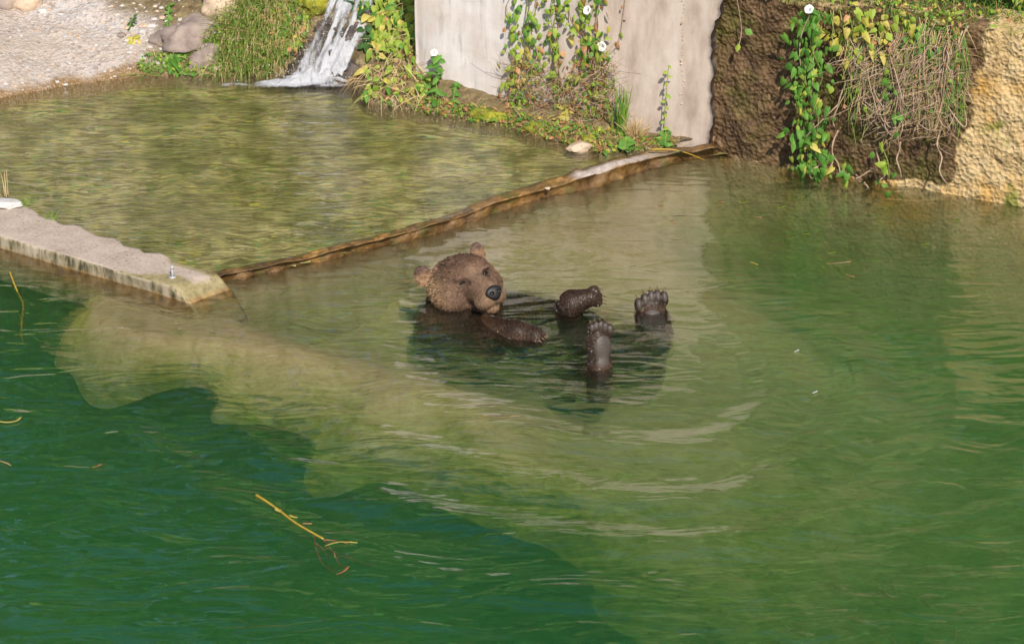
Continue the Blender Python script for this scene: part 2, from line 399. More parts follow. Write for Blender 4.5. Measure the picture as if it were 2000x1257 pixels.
WEIR = [P(x, y, 0) for x, y in [(395, 548), (450, 545), (600, 512), (750, 475), (870, 445), (960, 412), (1050, 385), (1200, 350), (1290, 322), (1390, 300)]]
dw_, _ = poly_dist(X.ravel(), Y.ravel(), WEIR+[WB+WD*4])
keep = (fc > -.14) & (dw_[Fq].min(1) > .03)
Vk, Fk, u = compact(V, Fq, keep)
bank = np_mesh('gravel_bank', Vk, Fk, M['gravel']); tag(bank, 'pale gravel bank sloping into the upper pool', 'bank', None, 'structure')
set_attr(bank, 'wet', (1-sstep(.02, .07, d+fbm(X.ravel(), Y.ravel(), 2, 9)*.05))[u])
set_attr(bank, 'soil', (sstep(3.9, 4.4, par+fbm(X.ravel(), Y.ravel(), 1, 3)*.8-np.clip(d-.6, 0, 1)*1.0))[u])
_gx0, _gy0, _gs = -6.5, .4, .03
_GZ = Z.copy()
def G(px, py):
    """point of the bank seen at a place of the photograph"""
    d = ray(px, py); t0 = (1.6-CAM.z)/d.z; t1 = (-.2-CAM.z)/d.z
    ts = np.linspace(t0, t1, 400); z = CAM.z+d.z*ts
    i = np.clip(((CAM.x+d.x*ts-_gx0)/_gs), 0, _GZ.shape[1]-2); j = np.clip(((CAM.y+d.y*ts-_gy0)/_gs), 0, _GZ.shape[0]-2)
    i0 = i.astype(int); j0 = j.astype(int); fi = i-i0; fj = j-j0
    h = (_GZ[j0, i0]*(1-fi)+_GZ[j0, i0+1]*fi)*(1-fj)+(_GZ[j0+1, i0]*(1-fi)+_GZ[j0+1, i0+1]*fi)*fj
    k = np.argmax(z < h) if (z < h).any() else len(ts)-1
    return CAM+d*float(ts[k])

# hillside that rises behind everything (the pool mirrors it)
X, Y, Fq = grid(-26, 26, 4.3, 40, .4)
Z = (.55-.28*sstep(-2.5, -5.5, X))*np.maximum(0, Y-5)+1.3+fbm(X, Y, 3, .25)*.9
Z = np.where(Y < 5.6, -.2+(Z+.2)*sstep(4.3, 5.6, Y), Z)
hill = np_mesh('hillside', np.stack([X.ravel(), Y.ravel(), Z.ravel()], 1), Fq, simple('hill_soil', [(.07, .12, .02), (.17, .24, .045), (.28, .31, .08)], 5, .95, .6, 12, .05))
tag(hill, None, None, None, 'structure')
# ground round the pools, out to the horizon
X, Y, Fq = grid(-200, 200, -200, 200, 8.)
g = np_mesh('ground', np.stack([X.ravel(), Y.ravel(), np.full(X.size, -3.6)], 1), Fq, M['pool_bed']); g['kind'] = 'structure'

# ------------------------------------------------------------------ lower pool bed
RAMP = [P(372, 592, -.02), P(640, 800, -.2), P(860, 900, -.30), P(1060, 1010, -.45), P(1270, 1170, -.7), P(1500, 1400, -.95)]
RAMP_Z = [-.06, -.15, -.24, -.40, -.66, -.95]
LEFT = [P(-1400, 130, -.08), P(-300, 440, -.08), P(0, 535, -.08), P(130, 592, -.08), P(372, 650, -.12)]
EDGE = LEFT[:-1]+[P(250, 650, -.09), P(430, 735, -.12)]+RAMP[1:]
STEP = [P(1200, 780, -.45), P(1330, 870, -.5), P(1480, 1010, -.66), P(1640, 1180, -.85), P(1800, 1400, -1.05)]
def bed_h(x, y):
    x = np.asarray(x, float); y = np.asarray(y, float)
    nz = fbm(x, y, 9, 1.6); n2 = fbm(x, y, 5, 6)
    base = -.10-.30*sstep(1.2, .15, y)-.42*np.maximum(0, -.3-y)-.30*np.maximum(0, -.7-y)*sstep(.2, 1.2, x)                      # floor dips towards the deep end
    base = base-.22*sstep(.55, 1.7, x+.25*y)*sstep(1.7, .6, y+.0*x)-.18*np.maximum(0, x-1.0)*sstep(1.5, 0, y)
    s = (x-WA.x)*WD.x+(y-WA.y)*WD.y; nw = ((x-WA.x)*WN.x+(y-WA.y)*WN.y)
    dst, _ = poly_dist(x, y, STEP)
    base = base-.48*sstep(1.0, .3, nw)*sstep(S_C-.1, S_C+.4, s)      # trench along the rough wall
    base = base-np.where(dst > 0, .20*sstep(-.02, .10, dst)*sstep(-.4, -.9, y), 0)+.03*nz+.015*n2
    de, pe = poly_dist(x, y, EDGE)
    rz = np.interp(pe, [0, 4, 5, 6, 7, 8, 9, 10], [-.08, -.08, -.07, -.11, -.17, -.32, -.60, -.95])
    on = sstep(.85, .25, de)*sstep(-.3, 0, de)*sstep(-1, .2, pe)
    base = np.maximum(base, base*(1-on)+(rz+.05*nz)*on)
    lob = .11*np.sin(pe*9)*np.exp(-((pe-5.)/1.4)**2)
    drop = sstep(-.02, -.75, de+.14*nz+lob+.05*n2) if False else sstep(.02, -.62, -(de)*-1+.13*nz+lob)
    return base, de, drop
X, Y, Fq = grid(-4.5, 5.5, -7, 2.6, .02)
base, de, _ = bed_h(X, Y)
nz = fbm(X, Y, 9, 1.6); n2 = fbm(X, Y, 5, 6)
# EDGE runs left to right and towards the camera: the deep basin is on its right (negative side)
lobe = vnoise(X*.45, Y*2.3, 12.3, 2.6)+.45*vnoise(X*.45, Y*2.1, 3.1, 5.0)  # lobes shape the ledge rim as rippled water would bend its outline
side = de+.14*lobe*sstep(1.2, .4, Y)*sstep(-1.9, -.6, Y)+.05*lobe
Z = base-(.06+.26*sstep(.15, -.5, Y))*sstep(.06+.22*sstep(.15, -.5, Y), -.02, side)**2
V = np.stack([X.ravel(), Y.ravel(), Z.ravel()], 1)
# stop behind the weir and under the upper pool
WEIR_PX = [(395, 548), (450, 545), (600, 512), (750, 475), (870, 445), (960, 412), (1050, 385), (1200, 350), (1290, 322), (1390, 300)]
WEIR = [P(x, y, 0) for x, y in WEIR_PX]
SLABF = [P(-1400, 85, 0), P(-300, 393, 0), P(0, 483, 0), P(143, 526, 0), P(286, 566, 0), P(372, 592, 0), P(452, 566, 0)]
BACKLINE = SLABF[:-1]+WEIR[2:]+[WB+WD*4]
dl, _ = poly_dist(X.ravel(), Y.ravel(), BACKLINE)
keep = (dl[Fq].mean(1) < .10) & (side.ravel()[Fq].mean(1) > 0)
Vk, Fk, u = compact(V, Fq, keep)
E_ = np.concatenate([Fk[:, [0, 1]], Fk[:, [1, 2]], Fk[:, [2, 3]], Fk[:, [3, 0]]]); ky = np.sort(E_, 1)
uq, ix, ct = np.unique(ky, axis=0, return_index=True, return_counts=True); rim = E_[ix[ct == 1]]
for _ in range(16):                      # fair the rim of the ledge
    acc = np.zeros_like(Vk); cn_ = np.zeros(len(Vk))
    for a_, b_r in ((0, 1), (1, 0)): np.add.at(acc, rim[:, a_], Vk[rim[:, b_r]]); np.add.at(cn_, rim[:, a_], 1)
    k_ = cn_ > 0; Vk[k_] = .5*Vk[k_]+.5*acc[k_]/cn_[k_][:, None]
bed = np_mesh('pool_bed', Vk, Fk, M['pool_bed']); bed['kind'] = 'structure'
tr_ = sstep(1.0, .3, (V[:, 0]-WA.x)*WN.x+(V[:, 1]-WA.y)*WN.y)*sstep(S_C-.1, S_C+.35, (V[:, 0]-WA.x)*WD.x+(V[:, 1]-WA.y)*WD.y)
alg = .16+.30*sstep(.1, -1.0, V[:, 1])+.25*sstep(.8, 1.6, V[:, 0])+.35*tr_+.25*np.exp(-((side.ravel()+.1)/.25)**2)
set_attr(bed, 'algae', alg[u])
Xd, Yd, Fd = grid(-6, 6, -10, 3, .25)
db = np_mesh('basin_floor', np.stack([Xd.ravel(), Yd.ravel(), -1.7+.5*fbm(Xd, Yd, 4, .9).ravel()], 1), Fd, M['pool_bed']); db['kind'] = 'structure'; set_attr(db, 'algae', np.full(Xd.size, .9))

# ------------------------------------------------------------------ lower pool water
def waves(x, y):
    cx, cy_ = P(1120, 690)[:2]
    r = np.hypot(x-cx, (y-cy_)); th = np.arctan2(y-cy_, x-cx)
    w1 = .0098*np.sin(2*np.pi*r/.36+1.2*np.sin(2*th)+.8*fbm(x, y, 0, 1.3)*3)*np.exp(-((r-1.15)/.75)**2)
    w1 = w1*(.3+.7*sstep(.35, -.5, y))
    w2 = .0013*np.sin(2*np.pi*(y*.9+x*.25)/.23+fbm(x, y, 2, 1.1)*5)*sstep(-.2, -1.2, y)*.8
    w3 = .0140*fbm(x*.6, y, 6, 2.2, 2)*sstep(.6, -.7, y)+.0012*fbm(x*.7, y, 8, 3.2, 2)
    w4 = .0006*np.sin(2*np.pi*r/.085)*np.exp(-((r-.45)/.3)**2)
    return w1+w2+w3+w4
POLY = [Vector((-4.4, SLABF[1].y+1.0, 0))]+[Vector(p)+Vector((.03, .06, 0)) for p in SLABF[1:-2]]+[P(400, 560)]+[p+Vector((-.02, .05, 0)) for p in WEIR[2:]]+[WA+WD*S_C+WN*-.06, WB+WN*-.06+WD*2.6, Vector((5, -8.6, 0)), Vector((-4.4, -8.6, 0))]
X, Y, Fq = grid(-4.4, 5, -8.6, 3.2, .022)
cx = X.ravel()[Fq].mean(1); cy2 = Y.ravel()[Fq].mean(1)
keep = in_poly(cx, cy2, POLY)
V = np.stack([X.ravel(), Y.ravel(), waves(X, Y).ravel()], 1)
Vk, Fk, u = compact(V, Fq, keep)
# close it downwards: the rim goes straight down to a floor below the bed
E = np.concatenate([Fk[:, [0, 1]], Fk[:, [1, 2]], Fk[:, [2, 3]], Fk[:, [3, 0]]])
key = np.sort(E, 1); uq, idx, cnt = np.unique(key, axis=0, return_index=True, return_counts=True)
rim = E[idx[cnt == 1]]; rv = np.unique(rim); mp = {int(v): len(Vk)+i for i, v in enumerate(rv)}
low = Vk[rv].copy(); low[:, 2] = -3.2
sidesF = np.array([[b, a, mp[int(a)], mp[int(b)]] for a, b in rim])
Vw = np.concatenate([Vk, low])
# bottom: the same faces pushed down would double the mesh; one coarse sheet is enough
nb = len(Vw); Vw = np.concatenate([Vw, np.array([[-4.4, -8.6, -3.2], [5, -8.6, -3.2], [5, 3.2, -3.2], [-4.4, 3.2, -3.2]])])
Fw = np.concatenate([Fk, sidesF, np.array([[nb+3, nb+2, nb+1, nb]])])
water = np_mesh('pool_water', Vw, Fw, M['water_low']); water['kind'] = 'structure'

# ------------------------------------------------------------------ upper pool
BACKW = [P(-1400, 60, UP), P(-300, 325, UP), P(37, 420, UP), P(178, 468, UP), P(260, 492, UP), P(344, 518, UP), P(424, 535, UP), P(600, 499, UP), P(750, 463, UP), P(860, 432, UP), P(970, 394, UP), P(1080, 360, UP), P(1180, 330, UP), P(1280, 296, UP), P(1390, 290, UP)]
X, Y, Fq = grid(-6, 2.0, .1, 4.2, .02)
dl, _ = poly_dist(X.ravel(), Y.ravel(), BACKW); ds, _ = poly_dist(X.ravel(), Y.ravel(), SHORE)
x_, y_ = X.ravel(), Y.ravel()
rip = .0030*np.sin(2*np.pi*(y_*1.0-.06*x_)/.10+fbm(x_, y_, 1, 1.6)*4)*sstep(-1.1, -.4, x_)*sstep(1.9, 2.4, y_)*sstep(.2, -.3, x_)
zz = UP+rip+.0048*fbm(x_, y_*2.2, 3, 5, 3)
Vu = np.stack([x_, y_, zz], 1)
keep = (dl[Fq].mean(1) > -.002) & (ds[Fq].mean(1) < .25) & (x_[Fq].mean(1) < .75)
Vk, Fk, u = compact(Vu, Fq, keep)
up = np_mesh('stream_water', Vk, Fk, M['water_up']); up['kind'] = 'structure'
X, Y, Fq = grid(-6, 2.0, .1, 4.2, .03); x_, y_ = X.ravel(), Y.ravel()
dl, _ = poly_dist(x_, y_, BACKW); ds, _ = poly_dist(x_, y_, SHORE)
zb = UP-.055+.012*fbm(x_, y_, 2, 2)+.014*fbm(x_, y_, 1, 11)+.02*sstep(.35, .0, dl)
keep = (dl[Fq].mean(1) > .012) & (ds[Fq].mean(1) < .2)
Vk, Fk, u = compact(np.stack([x_, y_, zb], 1), Fq, keep)
sb = np_mesh('stream_bed', Vk, Fk, M['stream_bed']); sb['kind'] = 'structure'

# ------------------------------------------------------------------ weir
def strip(name, rows, m, attrs=None, sub=5, jit=0.0, smooth=True):
    """rows: cross sections (lists of points) along a line, subdivided and roughened"""
    rows = np.array([[tuple(p) for p in r] for r in rows], float)
    t = np.linspace(0, len(rows)-1, (len(rows)-1)*sub+1); i = np.minimum(t.astype(int), len(rows)-2); f = (t-i)[:, None, None]
    A = rows[i]*(1-f)+rows[i+1]*f
    k = A.shape[1]; s2 = 4; tt = np.linspace(0, k-1, (k-1)*s2+1); j = np.minimum(tt.astype(int), k-2); g_ = (tt-j)[None, :, None]
    B = A[:, j]*(1-g_)+A[:, j+1]*g_
    n, mcol = B.shape[:2]; Vv = B.reshape(-1, 3)
    nz = fbm(Vv[:, 0], Vv[:, 1], Vv[:, 2], 14)*jit
    Vv = Vv+np.stack([nz*.6, -nz, nz], 1)
    q = np.arange(n*mcol).reshape(n, mcol)
    Fv = np.stack([q[:-1, :-1], q[:-1, 1:], q[1:, 1:], q[1:, :-1]], -1).reshape(-1, 4)
    return Vv, Fv, t, tt
WF = [(420, 552), (450, 546), (600, 513), (750, 477), (870, 447), (960, 414), (1050, 388), (1130, 370), (1200, 352), (1290, 322), (1400, 300)]
WCF = [(415, 542), (440, 536), (600, 503), (750, 466), (860, 436), (965, 399), (1060, 371), (1110, 356), (1190, 332), (1280, 305), (1400, 288)]
WCB = [(400, 530), (425, 526), (590, 492), (740, 453), (850, 423), (950, 384), (1040, 352), (1095, 338), (1140, 318), (1265, 288), (1400, 276)]
cz = [.046, .046, .047, .048, .048, .049, .052, .060, .064, .066, .07]
rows = []
for a, b, c_, z in zip(WF, WCF, WCB, cz):
    p, q, r_ = P(*a, -.004), P(*b, z), P(*c_, z-.002)
    r_ = q+(r_-q)*.72
    rows.append([p+Vector((.09, -.14, -.30)), p+Vector((.01, -.015, -.014)), p+(q-p)*.55+Vector((0, 0, .01)), q, r_, r_+Vector((-.03, .06, -.2))])
Vv, Fv, t, tt = strip('weir', rows, None, sub=22, jit=.034)
Vv = Vv[:, :]
weir = np_mesh('weir', Vv, Fv[:, ::-1], M['weir'])
rr = np.repeat(t, len(tt)); qq = np.tile(tt, len(t))
dr = sstep(6.9, 7.4, rr+.5*fbm(Vv[:, 0], Vv[:, 1], 0, 9))*sstep(9.5, 8.7, rr)*sstep(2.85, 3.15, qq+.3*fbm(Vv[:, 0], Vv[:, 1], 3, 16))*sstep(3.85, 3.5, qq+.3*fbm(Vv[:, 0], Vv[:, 1], 7, 12))
set_attr(weir, 'dry', dr); set_attr(weir, 'sunk', sstep(-.004, -.045, Vv[:, 2]))
tag(weir, 'low brown concrete weir with a dry grey top between the two pools', 'weir')

# ------------------------------------------------------------------ concrete slab with its bolt
ST = .058
top_f = [(-330, 360), (0, 461), (137, 501), (275, 543), (335, 558)]
bot_f = [(-330, 390), (0, 484), (143, 527), (286, 567), (372, 593)]
top_b = [(-330, 290), (37, 400), (126, 437), (260, 481), (424, 535)]
wl_e = [(372, 593), (452, 567)]
slab_root = empty('concrete_slab', P(335, 558, 0))
tag(slab_root, 'flat pale concrete slab with a damp bevelled end in the water', 'slab')
N1 = 60; N2 = 14
def along(pts, z, n=N1):
    L = [P(x, y, z) for x, y in pts]; seg = np.cumsum([0]+[(L[i+1]-L[i]).length for i in range(len(L)-1)])
    tt = np.linspace(0, seg[-1], n); A = np.array([tuple(p) for p in L])
    return np.stack([np.interp(tt, seg, A[:, k]) for k in range(3)], 1)
Ft, Fb, Bt = along(top_f, ST), along(bot_f, 0.0), along(top_b, ST)
nzb = fbm(Bt[:, 0], Bt[:, 1], 0, 12)*.05*np.clip((np.arange(N1)[::-1])/10., 0, 1); Bt[:, 1] += nzb; Bt[:, 0] += nzb*.4
V = []; wet = []; sd = []; ru = []
cols_ = []
low_f = Fb+np.array([-.03, -.07, -.11])
prof = [(low_f, 1), (Fb, 1)]
secs = [low_f, Fb+np.array([0, 0, -.012])]+[Fb+(Ft-Fb)*f for f in (.25, .5, .75, .94)]+[Ft+(Bt-Ft)*f for f in np.linspace(0.02, 1, 18)]+[Bt+np.array([.01, .03, -.05]), Bt+np.array([.02, .08, -.3])]
S = np.stack(secs, 1)                     # N1 x k x 3
# bevelled end: continue every section to the water line
e0, e1 = P(372, 593, 0), P(452, 567, 0)
k = S.shape[1]; end = S[-1].copy()
fe = np.concatenate([[0, 0], np.zeros(4), np.linspace(.0, 1, 18), [1, 1]])
E1 = np.array([tuple(e0+(e1-e0)*f) for f in fe]); E1[:2] = end[:2]; E1[2:6] = end[2:6]*.5+E1[2:6]*.5; E1[-2:, 2] = [-.05, -.3]
rows_ = [S]
for f in (.34, .67, 1.0): rows_.append((end*(1-f)+E1*f)[None])
E2 = E1.copy(); E2[:, 2] = np.minimum(E1[:, 2], 0)-.10; E2[:, :2] += np.array([.07, -.05]); rows_.append(E2[None])
S = np.concatenate(rows_); n, k = S.shape[:2]
Vv = S.reshape(-1, 3); nz = fbm(Vv[:, 0], Vv[:, 1], Vv[:, 2]*2, 30)*.006
Vv = Vv+np.stack([nz*.3, -nz*.6, nz], 1)
q = np.arange(n*k).reshape(n, k)
Fv = np.stack([q[:-1, :-1], q[1:, :-1], q[1:, 1:], q[:-1, 1:]], -1).reshape(-1, 4)
slab = np_mesh('slab', Vv, Fv, M['slab'], None, False); slab.parent = slab_root; slab.location = -slab_root.location
rr = np.repeat(np.arange(n), k); qq = np.tile(np.arange(k), n)
set_attr(slab, 'side', ((qq < 6) & (rr < N1)).astype(float))
pxw = sstep(56.6, 57.2, rr+np.where(qq < 12, (12-qq)*.9, 0)+(qq > 18)*(qq-18)*.5+6*fbm(Vv[:, 0], Vv[:, 1], 0, 6))
set_attr(slab, 'wet', pxw)
set_attr(slab, 'rust', np.clip(sstep(-.07, -.02, Vv[:, 2])*(1-sstep(-.004, .008, Vv[:, 2]+fbm(Vv[:, 0], Vv[:, 1], 0, 20)*.01))*(qq < 24)+.9*((qq >= 22) & (rr < 30))*sstep(.1, .3, fbm(Vv[:, 0], Vv[:, 1], 5, 8)+.2), 0, 1))
bp = P(337, 541, ST)
bolt = tube('anchor_bolt', [(0, 0, -.01), (0, 0, .046)], .0055, .0055, M['metal'], slab_root, 10); bolt.location = bp-slab_root.location
tube('cap', [(0, 0, .040), (0, 0, .045), (0, 0, .052)], .0085, .006, M['metal'], bolt, 10)
tube('washer', [(0, 0, -.002), (0, 0, .003)], .015, .015, M['metal'], bolt, 14)

# ------------------------------------------------------------------ walls
def wall_mesh(name, s0, s1, zt, off, m, step=.02, jit=.02, z0=-1.2, thick=.3, right_edge=None):
    ns = max(2, int((s1-s0)/step)); nzv = max(2, int((zt-z0)/step))
    s = np.linspace(s0, s1, ns); z = np.linspace(z0, zt, nzv); Sg, Zg = np.meshgrid(s, z)
    if right_edge is not None: Sg = s0+(Sg-s0)*(right_edge(Zg)-s0)/(s1-s0)
    a_, b_r = Sg*.82+Zg*.57, Zg*.82-Sg*.57
    o = off+jit*(fbm(Sg, Zg, 0, 3.5)+.55*fbm(a_, b_r, 3, 15, 4)+.55*fbm(a_+fbm(Sg, Zg, 8, 9)*.05, b_r, 5, 37, 2))
    A = lambda S_, O_, Z_: np.stack([WA.x+WD.x*S_+WN.x*O_, WA.y+WD.y*S_+WN.y*O_, Z_], -1)
    front = A(Sg, o, Zg); back = A(Sg, np.full_like(Sg, off-thick), Zg)
    nv = Sg.size; q = np.arange(nv).reshape(Sg.shape)
    ff = np.stack([q[:-1, :-1], q[:-1, 1:], q[1:, 1:], q[1:, :-1]], -1).reshape(-1, 4)
    cap = []
    for a in (q[-1, :],): cap += [[a[i], a[i+1], a[i+1]+nv, a[i]+nv] for i in range(len(a)-1)]
    for a in (q[:, 0],): cap += [[a[i+1], a[i+1]+nv, a[i]+nv, a[i]][::-1] for i in range(len(a)-1)]
    for a in (q[:, -1],): cap += [[a[i], a[i]+nv, a[i+1]+nv, a[i+1]][::-1] for i in range(len(a)-1)]
    Vv = np.concatenate([front.reshape(-1, 3), back.reshape(-1, 3)])
    return Vv, np.concatenate([ff, np.array(cap)]), np.concatenate([Sg.ravel()]*2), np.concatenate([Zg.ravel()]*2)
S_of = lambda px, py: (PW(px, py)-WA).dot(WD)
Vv, Fv, s_, z_ = wall_mesh('w', S_C-.25, S_of(2000, 300)+3.2, H_R, 0., None, .014, .028)
rough = np_mesh('stone_wall', Vv, Fv, M['rough_wall'])
s19 = S_of(1905, 200)
slant = s_-(.22*(z_-.45))+.10*fbm(s_, z_, 2, 3)
set_attr(rough, 'damp', np.clip(1-sstep(s19-.10, s19+.06, slant), 0, 1)*(.55+.45*sstep(H_R+.02, H_R-.12, z_))*sstep(-.06, .03, z_+.05*fbm(s_, z_, 4, 7)-.06*sstep(s19-.75, s19-.1, s_)))
tag(rough, 'rough ochre wall with dark damp stains beside the lower pool', 'wall')
red = lambda z: S_C-.03+.045*(z/.5)+.05*fbm(z*0+1.7, z, 0, 3.5)+.022*fbm(z*0+.7, z, 0, 30)
Vv, Fv, s_, z_ = wall_mesh('c', -.02, S_C, H_L, .045, None, .02, .004, right_edge=red, thick=.26)
pale = np_mesh('concrete_wall', Vv, Fv, M['concrete'], None, False)
set_attr(pale, 'stain', sstep(.60, .95, s_+.3*fbm(s_, z_*.3, 0, 2.5))*.85)
tag(pale, 'pale grey concrete wall streaked with stains behind the vines', 'wall')
# rough crack of old mortar running down the pale concrete
cr = []
for i in range(26):
    p = PW(1333+2*math.sin(i*.7)+random.gauss(0,1.2), i*8.0+random.gauss(0,3), .047); r_ = .003+.004*random.random()**2
    cr.append((p, r_))
Vc = []; Fc = []
for p, r_ in cr:
    b = len(Vc)
    for k_ in range(6):
        d_ = [(1, 0, 0), (-1, 0, 0), (0, 1, 0), (0, -1, 0), (0, 0, 1), (0, 0, -1)][k_]; Vc.append(p+Vector(d_)*r_*random.uniform(.6, 1.4))
    Fc += [(b, b+2, b+4), (b+2, b+1, b+4), (b+1, b+3, b+4), (b+3, b, b+4), (b+2, b, b+5), (b+1, b+2, b+5), (b+3, b+1, b+5), (b, b+3, b+5)]
mortar = mesh_obj('mortar_seam', Vc, Fc, M['rock_tan'], pale); mortar['kind'] = 'stuff'

# ------------------------------------------------------------------ stones
def stone(name, c, r, m, label, seed=0, squash=(1, 1, 1), rot=0, cat='stone', parent=None, rough_=.14, group=None, cut=9):
    bm = bmesh.new(); bmesh.ops.create_icosphere(bm, subdivisions=4, radius=1)
    rs_ = random.Random(seed); cuts = [(Vector((rs_.gauss(0, 1), rs_.gauss(0, 1), rs_.gauss(0, 1))).normalized(), rs_.uniform(.62, .86)) for _ in range(cut)]
    for v in bm.verts:
        for cn, co_ in cuts:
            e_ = v.co.dot(cn)-co_
            if e_ > 0: v.co -= cn*e_*.92
        p = v.co; n = mnoise.fractal(p*1.6+Vector((seed*3.1, 0, 0)), 1, 2, 5)*rough_
        v.co = Vector((p.x*squash[0], p.y*squash[1], p.z*squash[2]))*(1+n)*r
    me = bpy.data.meshes.new(name); bm.to_mesh(me); bm.free(); me.materials.append(m)
    me.polygons.foreach_set('use_smooth', [True]*len(me.polygons))
    o = bpy.data.objects.new(name, me); o.location = c; o.rotation_euler = (0, 0, rot); link(o, parent)
    if label: tag(o, label, cat, group)
    return o
def on_bank(px, py, dz=0.): p = G(px, py); p.z += dz; return p
stone('boulder', on_bank(52, 10, .02), .085, M['rock_tan'], 'smooth tan rounded boulder on the gravel bank', 1, (1, .8, .75), cut=0)
stone('boulder', on_bank(14, 6, .01), .10, M['rock'], 'grey striped boulder beside the rounded tan boulder', 2, (1, .8, .6))
stone('pebble', on_bank(83, 22, .0), .03, M['rock_pale'], 'small white stone beside the rounded tan boulder', 3, (1, .8, .6))
stone('rock', on_bank(372, 62, -.03), .19, M['rock'], 'flat grey-brown rock half buried in the gravel by the grass', 4, (1.1, .9, .55), .3, 'rock', None, .32)
stone('rock', on_bank(432, 8, .0), .12, M['rock_tan'], 'round brown rock above the grass by the waterfall', 5, (1, .8, .8))
stone('rock', on_bank(405, 118, -.02), .12, M['rock'], 'grey rock face under weeds at the water edge', 6, (.9, .7, .9))
stone('rock', on_bank(424, 138, .0), .05, M['rock_tan'], 'orange stained rock at the water edge below the grass', 16, (1.2, .7, .8))
stone('rock', on_bank(618, 18, .03), .09, M['moss'], 'mossy round rock beside the top of the waterfall', 7, (1.1, .8, .8), 0, 'rock', None, .25)
stone('stone', P(12, 398, ST+.012), .055, M['rock_pale'], 'pale grey flat stone lying on the concrete slab', 8, (1.4, .8, .5))
stone('stone', P(1130, 287, UP+.012), .055, M['rock_tan'], 'brown flat stone in the water at the foot of the wall', 9, (1.1, .8, .5))
stone('stone', P(1070, 368, .058), .012, M['rock_tan'], 'little pale stone on the wet end of the weir', 10, (1.3, .8, .6))
stone('stone', on_bank(845, 207, -.01), .03, M['rock_pale'], 'pale grey stone under weeds at the foot of the concrete', 19, (1.1, .8, .8))
wr = [(590, 130, .10), (600, 90, .11), (640, 40, .10), (560, 146, .06), (655, 100, .12), (690, 60, .12), (690, 120, .10), (676, 160, .07), (630, 140, .10), (720, 25, .10), (610, 155, .05)]
for i, (x, y, r_) in enumerate(wr):
    stone('wet_rock', on_bank(x, y, -.05), r_, M['rock_wet'], 'dark wet rock under the small waterfall', 20+i, (1, .9, .8), i, 'rock', None, .35, 'wet rocks of the waterfall')
stone('moss_cushion', on_bank(958, 226, -.0), .085, M['moss'], 'bright moss cushion at the water edge below the pale wall', 31, (1.3, .45, .45), -.3, 'moss')
stone('moss_cushion', on_bank(1050, 252, -.0), .07, M['moss'], 'smaller moss cushion at the water edge among dry weeds', 32, (1.5, .45, .4), -.4, 'moss')
stone('moss_cushion', on_bank(1150, 276, .0), .05, M['moss'], 'moss clump on the brown flat stone by the water', 33, (1, .7, .6), 0, 'moss')

def in_px(poly, x, y):
    r = False; n = len(poly)
    for i in range(n):
        (ax, ay), (bx, by) = poly[i], poly[(i+1) % n]
        if (ay > y) != (by > y) and x < (bx-ax)*(y-ay)/(by-ay)+ax: r = not r
    return r
def sample_px(poly, n):
    x0, x1 = min(p[0] for p in poly), max(p[0] for p in poly); y0, y1 = min(p[1] for p in poly), max(p[1] for p in poly)
    out = []
    while len(out) < n:
        x, y = random.uniform(x0, x1), random.uniform(y0, y1)
        if in_px(poly, x, y): out.append((x, y))
    return out
# loose pebbles of the bank
Vc = []; Fc = []; mi = []
OCT = [(1, 0, 0), (0, 1, 0), (-1, 0, 0), (0, -1, 0), (0, 0, 1), (0, 0, -1)]
def add_pebble(p, r, mat_i):
    b = len(Vc); a = random.random()*6.28; ca, sa = math.cos(a), math.sin(a); e = random.uniform(.6, 1.)
    ring = 6
    for k in range(ring):
        th = 2*math.pi*k/ring; x, y = math.cos(th)*r*random.uniform(.85, 1.15), math.sin(th)*r*e*random.uniform(.85, 1.15)
        Vc.append(p+Vector((x*ca-y*sa, x*sa+y*ca, r*.05)))
    for k in range(ring):
        th = 2*math.pi*k/ring; x, y = math.cos(th)*r*.62, math.sin(th)*r*e*.62
        Vc.append(p+Vector((x*ca-y*sa, x*sa+y*ca, r*random.uniform(.4, .6))))
    Vc.append(p+Vector((0, 0, -r*.4)))
    for k in range(ring):
        k2 = (k+1) % ring; Fc.append((b+k, b+k2, b+ring+k2, b+ring+k)); mi.append(mat_i); Fc.append((b+k2, b+k, b+2*ring)); mi.append(mat_i)
    Fc.append(tuple(b+ring+k for k in range(ring))); mi.append(mat_i)
BANKPX = [(-120, -60), (480, -60), (470, 20), (300, 90), (262, 146), (120, 168), (0, 190), (-120, 220)]
for x, y in sample_px(BANKPX, 1500):
    add_pebble(G(x, y), .004+.012*random.random()**3.5, random.choice([0, 0, 1, 2]))
for x, y in sample_px([(230, 60), (330, 20), (460, 60), (440, 110), (300, 130), (240, 100)], 160):
    add_pebble(G(x, y), .007+.02*random.random()**2, random.choice([0, 1, 2]))
for cxp, cyp in [(205, 100), (80, 24), (98, 12), (148, 84)]:
    for _ in range(14): add_pebble(G(cxp+random.gauss(0, 9), cyp+random.gauss(0, 5)), .008+.008*random.random(), random.choice([0, 1, 2]))
peb = mesh_obj('pebbles', Vc, Fc, [M['rock_pale'], M['rock_tan'], M['rock']], None, False, mi); tag(peb, 'loose small pebbles scattered over the gravel bank', 'pebbles', None, 'stuff')

